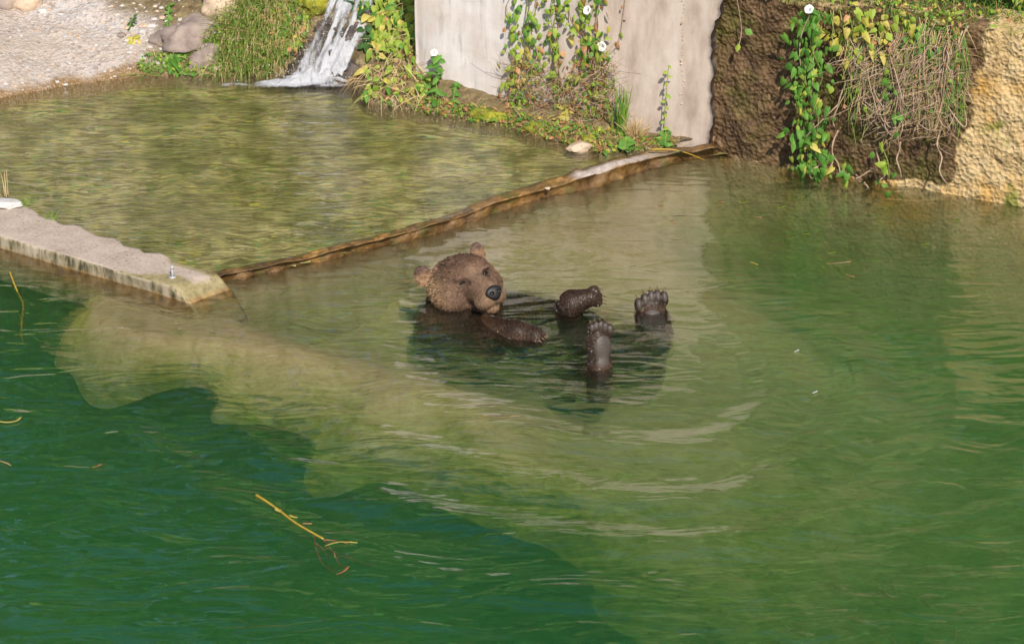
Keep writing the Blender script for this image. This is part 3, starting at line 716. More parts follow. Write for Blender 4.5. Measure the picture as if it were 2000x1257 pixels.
# ------------------------------------------------------------------ leaves, blades, vines
def leaf_mesh(name, m, L, W, kind='heart'):
    if kind == 'heart': out = [(0, 0), (.30, -.14), (.5, .08), (.46, .38), (.26, .72), (0, 1)]
    else: out = [(0, 0), (.22, .1), (.45, .35), (.45, .55), (.25, .82), (0, 1)]
    V = []; n = len(out)
    for x, y in out: V.append((x*W, y*L, -.16*abs(x)*W-.22*L*y*y))
    for x, y in out[1:-1]: V.append((-x*W, y*L, -.16*abs(x)*W-.22*L*y*y))
    mid = len(V); V.append((0, .3*L, .05*W-.02*L)); V.append((0, .65*L, .03*W-.09*L))
    Fc = [(0, 1, 2, mid), (mid, 2, 3, mid+1), (mid+1, 3, 4, 5), (0, mid, n+1, n), (mid, mid+1, n+2, n+1), (mid+1, 5, n+3, n+2)]
    me = bpy.data.meshes.new(name); me.from_pydata(V, [], Fc); me.materials.append(M[m]); me.update(); return me
LM = {}
for mn in ('leaf_green', 'leaf_lime', 'leaf_yellow', 'leaf_brown', 'leaf_dark'):
    LM[mn] = [leaf_mesh('leaf', mn, .050, .036), leaf_mesh('leaf', mn, .058, .030), leaf_mesh('leaf', mn, .042, .034, 'oval')]
def leaf_rot(normal, down, spin=.5, tiltj=.5):
    n = (Vector(normal)+Vector((random.gauss(0, tiltj), random.gauss(0, tiltj), random.gauss(0, tiltj)))).normalized()
    y = Vector(down)+Vector((random.gauss(0, spin), random.gauss(0, spin), random.gauss(0, spin*.6)))
    y = (y-n*y.dot(n)).normalized(); x = y.cross(n)
    return Matrix((x, y, n)).transposed()
def add_leaf(root, p, mn, size=1., normal=None, down=(0, 0, -1), spin=.5, tj=.45):
    o = bpy.data.objects.new('leaf', random.choice(LM[mn]))
    Rm = leaf_rot(normal or (WN+Vector((0, 0, .35))), down, spin, tj)
    o.matrix_local = Matrix.Translation(Vector(p)-root.location) @ (Rm*size).to_4x4() if False else Matrix.Translation(Vector(p)-root.location) @ Rm.to_4x4() @ Matrix.Scale(size, 4)
    link(o, root); return o
class Soup:
    """many small leaves or blades joined into one mesh (what nobody could count)"""
    def __init__(s): s.V = []; s.F = []; s.mi = []; s.mats = []
    def idx(s, mn):
        if mn not in s.mats: s.mats.append(mn)
        return s.mats.index(mn)
    def leaf(s, p, mn, size, normal, down, spin=.5, tj=.5):
        me = random.choice(LM[mn]); Rm = leaf_rot(normal, down, spin, tj); b = len(s.V); i = s.idx(mn)
        for v in me.vertices: s.V.append(Vector(p)+Rm @ (v.co*size))
        for f in me.polygons: s.F.append(tuple(b+k for k in f.vertices)); s.mi.append(i)
    def blade(s, p, d, L, wdt, mn, droop=.4):
        p = Vector(p); d = Vector(d).normalized(); side = d.cross(Vector((random.gauss(0, .3), -1, .2))).normalized()*wdt; b = len(s.V); i = s.idx(mn)
        g_ = Vector((0, 0, -1)); m1 = p+d*L*.5+g_*L*droop*.15; m2 = p+d*L*.85+g_*L*droop*.45; tip = p+d*L+g_*L*droop*.8
        s.V += [p-side, p+side, m1-side*.9, m1+side*.9, m2-side*.55, m2+side*.55, tip]
        s.F += [(b, b+1, b+3, b+2), (b+2, b+3, b+5, b+4), (b+4, b+5, b+6)]; s.mi += [i]*3
    def stem(s, pts, r0, r1, mn, n=4):
        V, Fc = tube_data(pts, r0, r1, n); b = len(s.V); i = s.idx(mn)
        s.V += V; s.F += [tuple(b+k for k in f) for f in Fc]; s.mi += [i]*len(Fc)
    def build(s, name, parent=None):
        o = mesh_obj(name, [v-(parent.location if parent else Vector((0, 0, 0))) for v in s.V], s.F, [M[k] for k in s.mats], parent, False, s.mi); return o
def pick(wts):
    r = random.random()*sum(w_ for _, w_ in wts)
    for k, w_ in wts:
        r -= w_
        if r <= 0: return k
    return wts[-1][0]
def flower(p, nrm, r, root):
    n = Vector(nrm).normalized(); a = n.orthogonal().normalized(); b = n.cross(a); V = [Vector(p)-n*r*.75]; K = 20
    for j, (rr_, h) in enumerate([(.18, -.55), (.5, -.15), (.85, .02), (1.02, -.03)]):
        for k in range(K):
            th = 2*math.pi*k/K; w_ = 1+(.05*math.cos(5*th) if j > 1 else 0); V.append(Vector(p)+(a*math.cos(th)+b*math.sin(th))*r*rr_*w_+n*h*r)
    Fc = [(0, 1+k, 1+(k+1) % K) for k in range(K)]
    for j in range(3):
        for k in range(K): Fc.append((1+j*K+k, 1+j*K+(k+1) % K, 1+(j+1)*K+(k+1) % K, 1+(j+1)*K+k))
    o = mesh_obj('flower', [v-root.location for v in V], Fc, M['petal'], root, True); return o
def smooth_path(pts, n=4):
    out = []
    for i in range(len(pts)-1):
        p0 = pts[max(i-1, 0)]; p1 = pts[i]; p2 = pts[i+1]; p3 = pts[min(i+2, len(pts)-1)]
        for k in range(n):
            t = k/n; out.append(.5*((2*p1)+(p2-p0)*t+(2*p0-5*p1+4*p2-p3)*t*t+(3*p1-p0-3*p2+p3)*t**3))
    return out+[pts[-1]]

def wall_vine(label, px_pts, n_leaf, wts, width, size=1., off=.06, stems=2, base=None, group=None, density_pow=1.0, spin=.55):
    """a vine on the wall: px_pts run from the foot to the tip"""
    pts = [PW(x, y, off) for x, y in px_pts]
    root = empty('bindweed_vine', pts[0]); tag(root, label, 'vine', group)
    for j in range(stems):
        pp = smooth_path([p+WD*random.gauss(0, width*.35)+WN*random.uniform(-.008, .03) for p in pts])
        tube('stem', [q-root.location for q in pp], .0028, .0016, M[random.choice(['stem_red', 'stem_green', 'twig'])], root, 5)
    pp = smooth_path(pts, 10)
    for i in range(n_leaf):
        p = random.choice(pp)+WD*random.gauss(0, width*.5)+WN*abs(random.gauss(.0, .025))+Vector((0, 0, random.gauss(0, .02)))
        add_leaf(root, p, pick(wts), size*random.uniform(.55, 1.15), None, (0, 0, -1), spin)
    return root
GV = [('leaf_green', 3), ('leaf_lime', 5), ('leaf_brown', 1.6), ('leaf_yellow', .8)]
v1 = wall_vine('thick leafy vine on the pale wall left of the bare concrete strip', [(1012, 205), (1022, 150), (1030, 100), (1028, 50), (1035, -10), (1040, -60)], 185, GV, .095, .8, .055, 4)
v2 = wall_vine('thin vine climbing the pale wall between two thicker vines', [(1092, 190), (1090, 130), (1084, 80), (1088, 30), (1092, -50)], 52, [('leaf_lime', 5), ('leaf_green', 2), ('leaf_brown', 1)], .04, .8, .055, 3)
v2b = wall_vine('thin slanting vine strand hanging down the pale wall', [(1138, 70), (1122, 40), (1108, 10), (1100, -50)], 18, [('leaf_lime', 6), ('leaf_green', 1)], .018, .7, .055, 1)
v3 = wall_vine('bushy vine with two white flowers on the pale wall', [(1165, 230), (1160, 180), (1152, 130), (1160, 90), (1158, 50), (1170, -40)], 185, GV, .11, .8, .055, 4)
flower(PW(1175, 91, .10), WN+Vector((0, 0, .25)), .023, v3); flower(PW(1146, 20, .10), WN+Vector((-.3, 0, .6)), .021, v3)
v4 = wall_vine('bare dry runner dangling down the stained concrete', [(1222, -20), (1218, 30), (1212, 70), (1205, 92), (1180, 105)], 5, [('leaf_brown', 3), ('leaf_lime', 1)], .01, .5, .052, 1)
v5 = wall_vine('sparse weed with lone small leaves on the pale wall', [(1004, 70), (998, 40), (996, 5), (1006, -30)], 7, [('leaf_lime', 5)], .03, .6, .055, 1)
# two lone leaves on the dark damp wall
v6 = wall_vine('two lone leaves hanging on the dark mossy wall by the concrete edge', [(1440, 100), (1448, 60), (1442, -10)], 0, GV, .01, 1, .04, 1)
add_leaf(v6, PW(1455, 58, .06), 'leaf_green', 1.0, None, (.5, 0, -.4), .1, .2); add_leaf(v6, PW(1443, 86, .06), 'leaf_lime', .9, None, (.1, 0, -1), .1, .2)

# weeds with a single stem at the foot of the pale wall
def weed(label, base, top, n, mn, size, cat='weed', lean=.0, name='weed'):
    root = empty(name, base); tag(root, label, cat)
    pp = bez(base, (Vector(base)+Vector(top))/2+Vector((lean, 0, .02)), top, 10)
    tube('stem', [q-root.location for q in pp], .003, .0012, M['stem_green'], root, 5)
    for i in range(n):
        q = pp[int((i+.5)/n*len(pp)) % len(pp)]; a = i*2.4
        dn = Vector((math.cos(a), math.sin(a)*.6-.2, -.25))
        add_leaf(root, q, mn if isinstance(mn, str) else pick(mn), size*random.uniform(.7, 1.1), (0, -.5, 1), dn, .2, .3)
    return root
weed('thin upright weed with narrow leaves in front of the stained concrete', PW(1296, 250, .09), PW(1306, 128, .10), 11, 'leaf_lime', .62)
bw = weed('broad-leaved green plant with a white flower at the left edge of the pale wall', on_bank(850, 205), PW(856, 108, .10), 16, 'leaf_green', 1.15, 'plant', 0, 'leafy_plant')
flower(PW(848, 103, .12), (0, -1, .5), .017, bw)
weed('broad green plant low beside the pale wall foot', on_bank(885, 205), on_bank(890, 172, .03), 11, 'leaf_green', .9, 'plant', 0, 'leafy_plant')
weed('leafy plant at the foot of the bare pale concrete', on_bank(835, 212), on_bank(828, 168, .04), 12, [('leaf_green', 3), ('leaf_lime', 2)], 1.0, 'plant', 0, 'leafy_plant')
weed('low plant with long green leaves on the dry end of the weir', P(1220, 292, .07), P(1222, 270, .09), 12, 'leaf_green', 1.05, 'plant', 0, 'leafy_plant')
weed('small leafy plant at the foot of the stained concrete', P(1300, 282, .07), P(1300, 255, .10), 14, 'leaf_green', .85, 'plant', 0, 'leafy_plant')
weed('small plant with yellow round leaf on the verge', on_bank(1105, 240), on_bank(1105, 222, .03), 7, 'leaf_yellow', 1.0, 'plant', 0, 'leafy_plant')
weed('dock plant with broad leaves at the edge of the gravel bank', on_bank(335, 136), on_bank(338, 118, .03), 9, 'leaf_green', 1.6, 'plant', 0, 'leafy_plant')
weed('little yellow-green plant growing out of the gravel', on_bank(260, 88), on_bank(260, 80, .02), 6, 'leaf_yellow', 1.2, 'plant', 0, 'leafy_plant')
weed('straggly green weed growing over the flat rock', on_bank(325, 70), on_bank(332, 20, .03), 18, 'leaf_green', .6, 'weed')
weed('low creeping weed on the gravel next to the flat rock', on_bank(250, 62), on_bank(262, 45, .03), 12, 'leaf_dark', .55, 'weed')

def tuft(label, base, n, L, wts, spread=.35, wdt=.003, cat='grass', up=(0, 0, 1), group=None, name='grass_tuft'):
    s = Soup()
    root = empty(name, base); tag(root, label, cat, group)
    for i in range(n):
        a = random.random()*6.28; d = Vector(up)+Vector((math.cos(a), math.sin(a), 0))*spread*random.random()
        s.blade(Vector(base)+Vector((random.gauss(0, .012), random.gauss(0, .012), -.005)), d, L*random.uniform(.6, 1.1), wdt*random.uniform(.6, 1.2), pick(wts), random.uniform(.1, .6))
    s.build('blades', root)['kind'] = 'stuff'; return root
tuft('tall green grass tuft standing against the pale concrete', on_bank(1212, 264), 34, .27, [('grass', 4), ('leaf_green', 2)], .30, .0045)
tuft('dry straw tuft leaning over the foot of the concrete', on_bank(1240, 272), 60, .18, [('grass_dry', 1)], .9, .002)
tuft('green grass tuft beside the pale stone on the slab', P(47, 403, ST), 16, .07, [('grass', 1)], .6, .0016)
tuft('sparse dry straws behind the pale stone', P(15, 382, ST), 6, .14, [('grass_dry', 1)], .35, .0018)
tuft('thin grass tuft on the ragged back edge of the slab', P(100, 428, ST), 18, .06, [('grass', 1)], .9, .0014)
tuft('grass tuft hanging at the water edge below the dry weeds', on_bank(1055, 262), 26, .10, [('grass', 2), ('grass_dry', 1)], .9, .002)
tuft('bent dry straws at the right side of the waterfall', on_bank(708, 140), 12, .24, [('grass_dry', 1)], .9, .0018, 'grass', (-.25, -.6, .1))
tuft('yellow flower spike rising from the grassy bank', on_bank(449, 72), 8, .07, [('leaf_yellow', 1)], .10, .004, 'plant')
tuft('straw tuft trailing into the water at the gravel edge', on_bank(290, 142), 28, .16, [('grass_dry', 2), ('grass', 1)], .9, .0016, 'grass', (-.4, -.5, .2))

# thick growth nobody could count: grassy bank left of the waterfall, verge below the wall, bank right of the fall
s = Soup()
GB = [(440, -60), (610, -60), (600, 40), (590, 90), (560, 120), (520, 150), (415, 152), (420, 80)]
for x, y in sample_px(GB, 3400):
    p = G(x, y); dry = x > 500 and random.random() < .4
    if random.random() < .90: s.blade(p, (random.gauss(-.1, .4), -.6+random.gauss(0, .25), .6), random.uniform(.08, .20), random.uniform(.0014, .0028), pick([('grass', 5), ('grass_dry', 1.5+(4 if dry else 0)), ('leaf_green', .8)]), random.uniform(.4, 1.1))
    else: s.leaf(p+Vector((0, -.02, .03)), pick([('leaf_lime', 3), ('leaf_green', 3), ('leaf_brown', 1.5 if dry else .4)]), random.uniform(.3, .6), (0, -.6, .8), (0, -.5, -.5), .8, .6)
for x, y in sample_px([(270, 145), (280, 110), (340, 92), (430, 70), (430, 140), (400, 150), (300, 152)], 700):
    p = G(x, y)
    if random.random() < .6: s.blade(p, (random.gauss(0, .4), -.4+random.gauss(0, .3), .8), random.uniform(.04, .09), random.uniform(.001, .002), pick([('grass', 5), ('grass_dry', 2)]), random.uniform(.3, 1.))
    else: s.leaf(p+Vector((0, -.01, .02)), pick([('leaf_lime', 2), ('leaf_green', 4)]), random.uniform(.25, .55), (0, -.5, .9), (0, -.5, -.5), .8, .6)
for x, y in sample_px([(520, 20), (605, -20), (600, 60), (585, 110), (545, 110)], 240):
    s.leaf(G(x, y)+Vector((0, -.03, .03)), pick([('leaf_lime', 3), ('leaf_yellow', 1), ('leaf_brown', 2), ('leaf_green', 2)]), random.uniform(.5, .8), (0, -.7, .6), (0, -.3, -1), .6, .5)
tag(s.build('bank_grass'), 'thick green and straw grass on the bank left of the waterfall', 'grass', None, 'stuff')

# bank right of the fall: a thicket of bindweed
th_root = empty('bindweed_thicket', on_bank(760, 205)); tag(th_root, 'dense yellow-green bindweed thicket between the waterfall and the pale wall', 'bush')
s = Soup()
TH = [(715, -50), (835, -50), (832, 60), (845, 150), (830, 200), (760, 205), (712, 195), (705, 160), (725, 90), (700, 40)]
for x, y in sample_px(TH, 900):
    p = G(x, y); lowz = y > 120
    if random.random() < (.75 if lowz else .3): s.blade(p+Vector((0, -.02, .02)), (random.gauss(0, .6), -.4+random.gauss(0, .4), random.gauss(.2, .5)), random.uniform(.06, .16), random.uniform(.0012, .0022), pick([('grass_dry', 5), ('grass', 2), ('stem_red', 1)]), random.uniform(.2, 1.))
    else: s.leaf(p+Vector((0, -.02, .02)), pick([('leaf_lime', 4), ('leaf_green', 2), ('leaf_brown', 2)]), random.uniform(.3, .7), (0, -.7, .6), (0, -.3, -1), .7, .6)
for i in range(60):
    x, y = random.choice(sample_px(TH, 1)); p = G(x, y); q = p+Vector((random.gauss(0, .1), -.06, random.gauss(-.05, .08)))
    s.stem(bez(p, (p+q)/2+Vector((0, -.05, .05)), q, 5), .0018, .001, pick([('twig', 3), ('stem_red', 1)]))
o = s.build('tangle', th_root); o['kind'] = 'stuff'
for x, y in sample_px([(722, -40), (832, -40), (830, 60), (800, 110), (735, 110), (715, 40)], 210)+sample_px(TH, 50):
    add_leaf(th_root, G(x, y)+Vector((0, -.05, .04)), pick([('leaf_lime', 7), ('leaf_green', 2), ('leaf_yellow', 2)]), random.uniform(.7, 1.2), (0, -.7, .6), (0, -.4, -1), .5, .4)
for x, y in [(700, 40), (705, 20), (712, 55), (696, 60), (710, 75), (690, 10), (703, 90)]:
    for _ in range(3): add_leaf(th_root, G(x+random.gauss(8, 5), y)+Vector((0, -.05, .03)), 'leaf_dark', random.uniform(.8, 1.2), (-.2, -.7, .5), (-.4, -.3, -1), .4, .4)

# verge along the foot of the pale wall
s = Soup()
VG = [(830, 193), (960, 214), (1100, 239), (1190, 256), (1250, 267), (1330, 281), (1290, 294), (1180, 303), (1100, 283), (1000, 253), (930, 240), (800, 217)]
for x, y in sample_px(VG, 1500):
    p = G(x, y)
    if random.random() < .62: s.blade(p, (random.gauss(0, .7), -.25+random.gauss(0, .4), .6+random.gauss(0, .3)), random.uniform(.04, .11), random.uniform(.001, .0018), pick([('grass_dry', 4), ('grass', 2), ('stem_red', 1.2)]), random.uniform(.1, .9))
    else: s.leaf(p+Vector((0, -.01, .02)), pick([('leaf_lime', 4), ('leaf_green', 3), ('leaf_brown', 2), ('leaf_yellow', .7)]), random.uniform(.25, .6), (0, -.5, .8), (0, -.5, -.5), .9, .6)
for x, y in sample_px([(985, 215), (1000, 100), (1090, 150), (1190, 100), (1215, 235), (1100, 240)], 1000):
    p = PW(x, y, random.uniform(.05, .12)); r_ = random.random()
    if r_ < .55: s.stem(bez(p, p+Vector((random.gauss(0, .03), -.02, random.gauss(0, .03))), p+Vector((random.gauss(0, .06), random.uniform(-.03, .02), random.gauss(0, .06))), 4), .0013, .0008, pick([('twig', 4), ('stem_red', 2), ('grass_dry', 2)]), 3)
    else: s.leaf(p, pick([('leaf_lime', 3), ('leaf_brown', 3), ('leaf_green', 1.5)]), random.uniform(.2, .45), WN+Vector((0, 0, .4)), (0, 0, -1), .8, .6)
tag(s.build('verge_weeds'), 'tangle of dry straw and small weeds along the foot of the pale wall', 'weeds', None, 'stuff')

# ------------------------------------------------------------------ growth hanging over the rough wall
hv = wall_vine('dense column of green bindweed hanging down the dark wall', [(1592, 20), (1590, 80), (1586, 150), (1582, 220), (1588, 290), (1590, 335)], 285, [('leaf_green', 7), ('leaf_lime', 2), ('leaf_yellow', .3)], .105, .92, .10, 5, spin=.4)
flower(PW(1580, 18, .16), WN+Vector((0, 0, .8)), .021, hv)
add_leaf(hv, PW(1548, 128, .12), 'leaf_green', 1.2, None, (-1, 0, -.1), .05, .2)
yv = empty('yellowing_bindweed', PW(1690, 40, .1)); tag(yv, 'yellowing bindweed leaves spilling over the top of the dark wall', 'vine')
for x, y in sample_px([(1600, 25), (1700, 15), (1790, 30), (1790, 70), (1720, 110), (1650, 120), (1610, 70)], 110):
    add_leaf(yv, PW(x, y, random.uniform(.07, .14)), pick([('leaf_yellow', 6), ('leaf_lime', 4), ('leaf_brown', .6)]), random.uniform(.6, 1.05), None, (0, -.2, -1), .5)
for x, y in sample_px([(1760, 40), (1840, 50), (1820, 100), (1770, 95)], 30):
    add_leaf(yv, PW(x, y, random.uniform(.07, .14)), pick([('leaf_green', 4), ('leaf_lime', 1)]), random.uniform(.7, 1.05), None, (0, -.2, -1), .4)
for i, (x0, x1, y1) in enumerate([(1628, 1625, 115), (1622, 1632, 70), (1640, 1660, 160)]):
    tube('stem', [q-yv.location for q in bez(PW(x0, 20, .08), PW((x0+x1)/2, 60, .14), PW(x1, y1, .10))], .003, .002, M['stem_green'], yv, 5)
dv = empty('dry_vine_tangle', PW(1780, 60, .1)); tag(dv, 'tangle of dry grey-brown stems hanging over the damp ochre wall', 'vine')
def hang(x0, y0, x1, y1, out=.10, sag=.06, r=.0026):
    p, q = PW(x0, y0, random.uniform(.06, .11)), PW(x1, y1, random.uniform(.06, out))
    mid = (p+q)/2+WN*random.uniform(0, sag)+WD*random.gauss(0, .03)+Vector((0, 0, random.gauss(-.01, .02)))
    pts = bez(p, mid, q, 9)
    return smooth_path([a+Vector((random.gauss(0, .009), random.gauss(0, .006), random.gauss(0, .007))) for a in pts[::2]], 3)
for i in range(70):
    x0 = random.uniform(1660, 1890); x1 = 1760+(x0-1775)*random.uniform(.4, 1.1)+random.gauss(0, 22); y1 = random.uniform(120, 200+90*math.exp(-((x1-1745)/38)**2)+95*math.exp(-((x1-1830)/35)**2)+40*math.exp(-((x1-1690)/30)**2))
    tube('stem', [a-dv.location for a in hang(x0, random.uniform(45, 100), x1, y1, .15, .10)], random.uniform(.002, .0042), .0014, M['twig'], dv, 5)
for x0, y0, x1, y1 in [(1655, 150, 1632, 260), (1632, 255, 1645, 350), (1765, 280, 1762, 360), (1838, 255, 1848, 368), (1700, 330, 1680, 350), (1710, 290, 1708, 368), (1600, 325, 1583, 352), (1625, 300, 1617, 350), (1690, 355, 1700, 365), (1880, 80, 1835, 200), (1885, 60, 1850, 150), (1870, 90, 1855, 215)]:
    tube('stem', [a-dv.location for a in hang(x0, y0, x1, y1, .12, .04)], .0042, .003, M['twig'], dv, 6)
for i in range(16):         # loops at the lower fringe
    a = random.choice([random.gauss(1745, 25), random.gauss(1828, 22), random.gauss(1700, 22)]); y = random.uniform(215, 280)
    pts = bez(PW(a, y-60, .10), PW(a+random.gauss(0, 40), y+30, .16), PW(a+random.choice([-1, 1])*random.uniform(25, 70), y-random.uniform(0, 50), .11), 10)
    tube('stem', [q-dv.location for q in pts], .003, .0018, M['twig'], dv, 5)
s = Soup()
for i in range(1700):
    x = random.triangular(1640, 1895, 1800); y = random.triangular(40, 290, 120)
    if y > 185+100*math.exp(-((x-1745)/36)**2)+95*math.exp(-((x-1830)/32)**2)+40*math.exp(-((x-1690)/30)**2): continue
    p = PW(x, y, random.uniform(.04, .13)); L = random.uniform(.04, .16)
    q = p+Vector((random.gauss(0, .06), 0, -L*random.uniform(.1, 1))); s.stem(bez(p, (p+q)/2+Vector((random.gauss(0, .05), -.02, random.gauss(0, .03))), q, 4), random.uniform(.0009, .0018), .0008, pick([('twig', 8), ('grass_dry', 2), ('stem_green', .8)]), 3)
for i in range(420):
    x = random.uniform(1650, 1890); y = random.triangular(20, 240, 80)
    s.blade(PW(x, y, .1), (random.gauss(0, .35), -.3, -.8), random.uniform(.05, .13), .0016, pick([('grass', 3), ('leaf_green', 2), ('grass_dry', 2)]), .3)
for i in range(260):
    x = random.uniform(1640, 1880); y = random.triangular(30, 260, 90); s.leaf(PW(x, y, random.uniform(.08, .14)), pick([('leaf_lime', 3), ('leaf_green', 3), ('leaf_brown', 2)]), random.uniform(.25, .55), WN+Vector((0, 0, .3)), (0, 0, -1), .6, .5)
o = s.build('fine_stems', dv); o['kind'] = 'stuff'
for i, (lab, pts_, n_) in enumerate([('short bindweed spray with round leaves dipping to the water', [(1722, 290), (1738, 320), (1742, 365)], 15), ('small bindweed spray on the low wall by the bare hanging stem', [(1660, 335), (1672, 350)], 5), ('middle bindweed strand with few leaves in the dry tangle', [(1735, 130), (1742, 200), (1758, 250)], 12)]):
    wall_vine(lab, pts_, n_, [('leaf_green', 5), ('leaf_lime', 2)], .05, .85, .12, 1)
# grass along the top of the rough wall
s = Soup()
for i in range(2600):
    u_ = random.uniform(S_C+.1, S_of(1990, 30)+.3); n_ = random.uniform(-.5, .03)
    p = WA+WD*u_+WN*n_; p.z = H_R-.02+.02*random.random()+.5*max(0, -n_-.25)
    bare = u_ > S_of(1895, 40) and n_ > -.12
    if bare and random.random() < .8: continue
    if random.random() < .8: s.blade(p, (random.gauss(0, .4), random.gauss(-.25, .3), .8), random.uniform(.04, .11), .0017, pick([('grass', 3), ('leaf_green', 2.5), ('grass_dry', 1.3)]), random.uniform(.2, .9))
    else: s.leaf(p+Vector((0, 0, .03)), pick([('leaf_lime', 3), ('leaf_yellow', 2), ('leaf_brown', 1)]), random.uniform(.3, .6), (0, -.6, .8), (0, -.5, -.6), .8, .6)
tag(s.build('wall_top_grass'), 'green grass along the top of the rough ochre wall', 'grass', None, 'stuff')

# ------------------------------------------------------------------ waterfall
top = [P(668, -60, .46), P(775, -60, .46)]; b0, b1 = P(560, 160, UP-.01), P(692, 166, UP-.01)
n1, n2 = 90, 60
Vv = []; fo = []
for i in range(n1):
    f = i/(n1-1)
    for j in range(n2):
        g_ = j/(n2-1)
        p = (top[0]*(1-g_)+top[1]*g_)*(1-f)+(b0*(1-g_)+b1*g_)*f
        Vv.append(p)
Vv = np.array([tuple(p) for p in Vv]); ff = np.repeat(np.linspace(0, 1, n1), n2); gg = np.tile(np.linspace(0, 1, n2), n1)
hb = bank_h(Vv[:, 0], Vv[:, 1])
tz = np.maximum(np.minimum(Vv[:, 2], hb+.09), hb+.035)+.045*fbm(gg*9, ff*3, 0, 1.3)+.03*fbm(gg*22, ff*6, 3, 1)
Vv[:, 2] = tz; Vv[:, 1] -= .03+.03*fbm(gg*8, ff*3, 5, 1.)
strk = fbm(gg*16+.8*fbm(gg*3, ff*3, 9, 1), ff*3.2, 1, 1, 4)
edge = sstep(0, .16, gg)*sstep(1, .86, gg)
fo = np.clip(.25+1.7*strk+.55*edge+.5*sstep(.45, .9, ff)*edge-.3, 0, 1)*sstep(-.05, .12, edge+strk*.3)*.97
q = np.arange(n1*n2).reshape(n1, n2); Fv = np.stack([q[:-1, :-1], q[1:, :-1], q[1:, 1:], q[:-1, 1:]], -1).reshape(-1, 4)
wf = np_mesh('waterfall', Vv, Fv, M['foam']); set_attr(wf, 'foam', fo); wf['kind'] = 'structure'
# churned foam where it lands
X, Y, Fq = grid(-1.55, -.62, 2.55, 2.98, .008); x_, y_ = X.ravel(), Y.ravel()
cb = P(628, 160, UP); dd = np.hypot((x_-cb.x)/.30, (y_-cb.y)/.085); tail = np.hypot((x_-cb.x+.22)/.36, (y_-cb.y+.045)/.055)
n_ = fbm(x_*1.0, y_*2.4, 0, 14); core = np.clip(1.25-dd, 0, 1)
zz = UP+.006+.05*core**2*(1+.8*fbm(x_, y_, 2, 25))+.006*n_
fo = np.clip(1.3*core+.9*np.clip(1.15-tail, 0, 1)+1.3*n_-.25, 0, 1)*np.clip(core*4+np.clip(1.25-tail, 0, 1)*2, 0, 1)
keep = fo[Fq].max(1) > .03; Vk, Fk, u = compact(np.stack([x_, y_, zz], 1), Fq, keep)
fm = np_mesh('foam', Vk, Fk, M['foam']); set_attr(fm, 'foam', (fo*.92)[u]); fm['kind'] = 'stuff'; tag(fm, 'white churned foam where the waterfall meets the upper pool', 'foam')
Vc = []; Fc = []; mi = []
for i in range(420):
    if i < 200: p = cb+Vector((random.gauss(-.03, .12), random.gauss(-.01, .04), abs(random.gauss(.0, .03))+.015))
    else: x, y = random.uniform(575, 720), random.uniform(-10, 165); p = G(x+random.gauss(0, 4), y)+Vector((0, -.05, .05))
    add_pebble(p, random.uniform(.0012, .0035), 0)
mw = N('droplet'); sp = mesh_obj('spray', Vc, Fc, mw.done(mw.pbsdf((.82, .83, .85), .15, None, .6)), None, True, mi); tag(sp, 'fine white spray drops over the waterfall', 'spray', None, 'stuff')

# ------------------------------------------------------------------ the bear: one continuous body grown from blended limbs
HB = 25
cr_, cu_, cw_ = np.array([1., 0, 0]), np.array([0, SP, CP]), np.array([0, -CP, SP])
ro, ya, pi_ = R(24), R(25), R(7)
X0 = math.cos(ro)*cr_+math.sin(ro)*cu_; Y0 = -math.sin(ro)*cr_+math.cos(ro)*cu_; Z0 = cw_
Zh = math.cos(ya)*Z0+math.sin(ya)*X0; Xh = math.cos(ya)*X0-math.sin(ya)*Z0; Yh = Y0
Zh, Yh = math.cos(pi_)*Zh-math.sin(pi_)*Yh, math.cos(pi_)*Yh+math.sin(pi_)*Zh
HC = np.array(P(911, 550, .082)); HR = np.stack([Xh, Yh, Zh], 1)         # local -> world
hw = lambda l: HC+HR@np.array(l, float)
A_ = lambda px, py, z: np.array(P(px, py, z))
prims = []          # (op, kind, data, k, group)
def cone(a, b, r0, r1, k=.04, g='body'): prims.append(('u', 'cone', (np.array(a), np.array(b), r0, r1), k, g))
def ell(c, r, k=.03, g='body', Rm=None, op='u'): prims.append((op, 'ell', (np.array(c), np.array(r, float), np.eye(3) if Rm is None else Rm), k, g))
# torso and submerged limbs
chest, pelv = A_(905, 668, -.215), A_(1115, 715, -.34)
cone(chest, pelv, .19, .215, .06)
cone(hw((0, -.05, -.10)), chest+np.array([-.02, .02, .04]), .125, .17, .06, 'neck')
cone(A_(1000, 640, -.16), A_(1120, 660, -.20), .13, .12, .08)
cone(A_(860, 650, -.13), A_(948, 655, -.10), .085, .075, .05, 'arm')      # near upper arm
cone(A_(945, 645, -.065), A_(1012, 650, .002), .066, .048, .03, 'arm')
cone(A_(1005, 648, .004), A_(1046, 655, .006), .046, .036, .02, 'arm')
cone(A_(985, 625, -.16), A_(1085, 640, -.16), .10, .075, .06, 'arm')      # far arm under water
cone(A_(1085, 640, -.16), A_(1117, 593, .048), .07, .050, .03, 'arm')
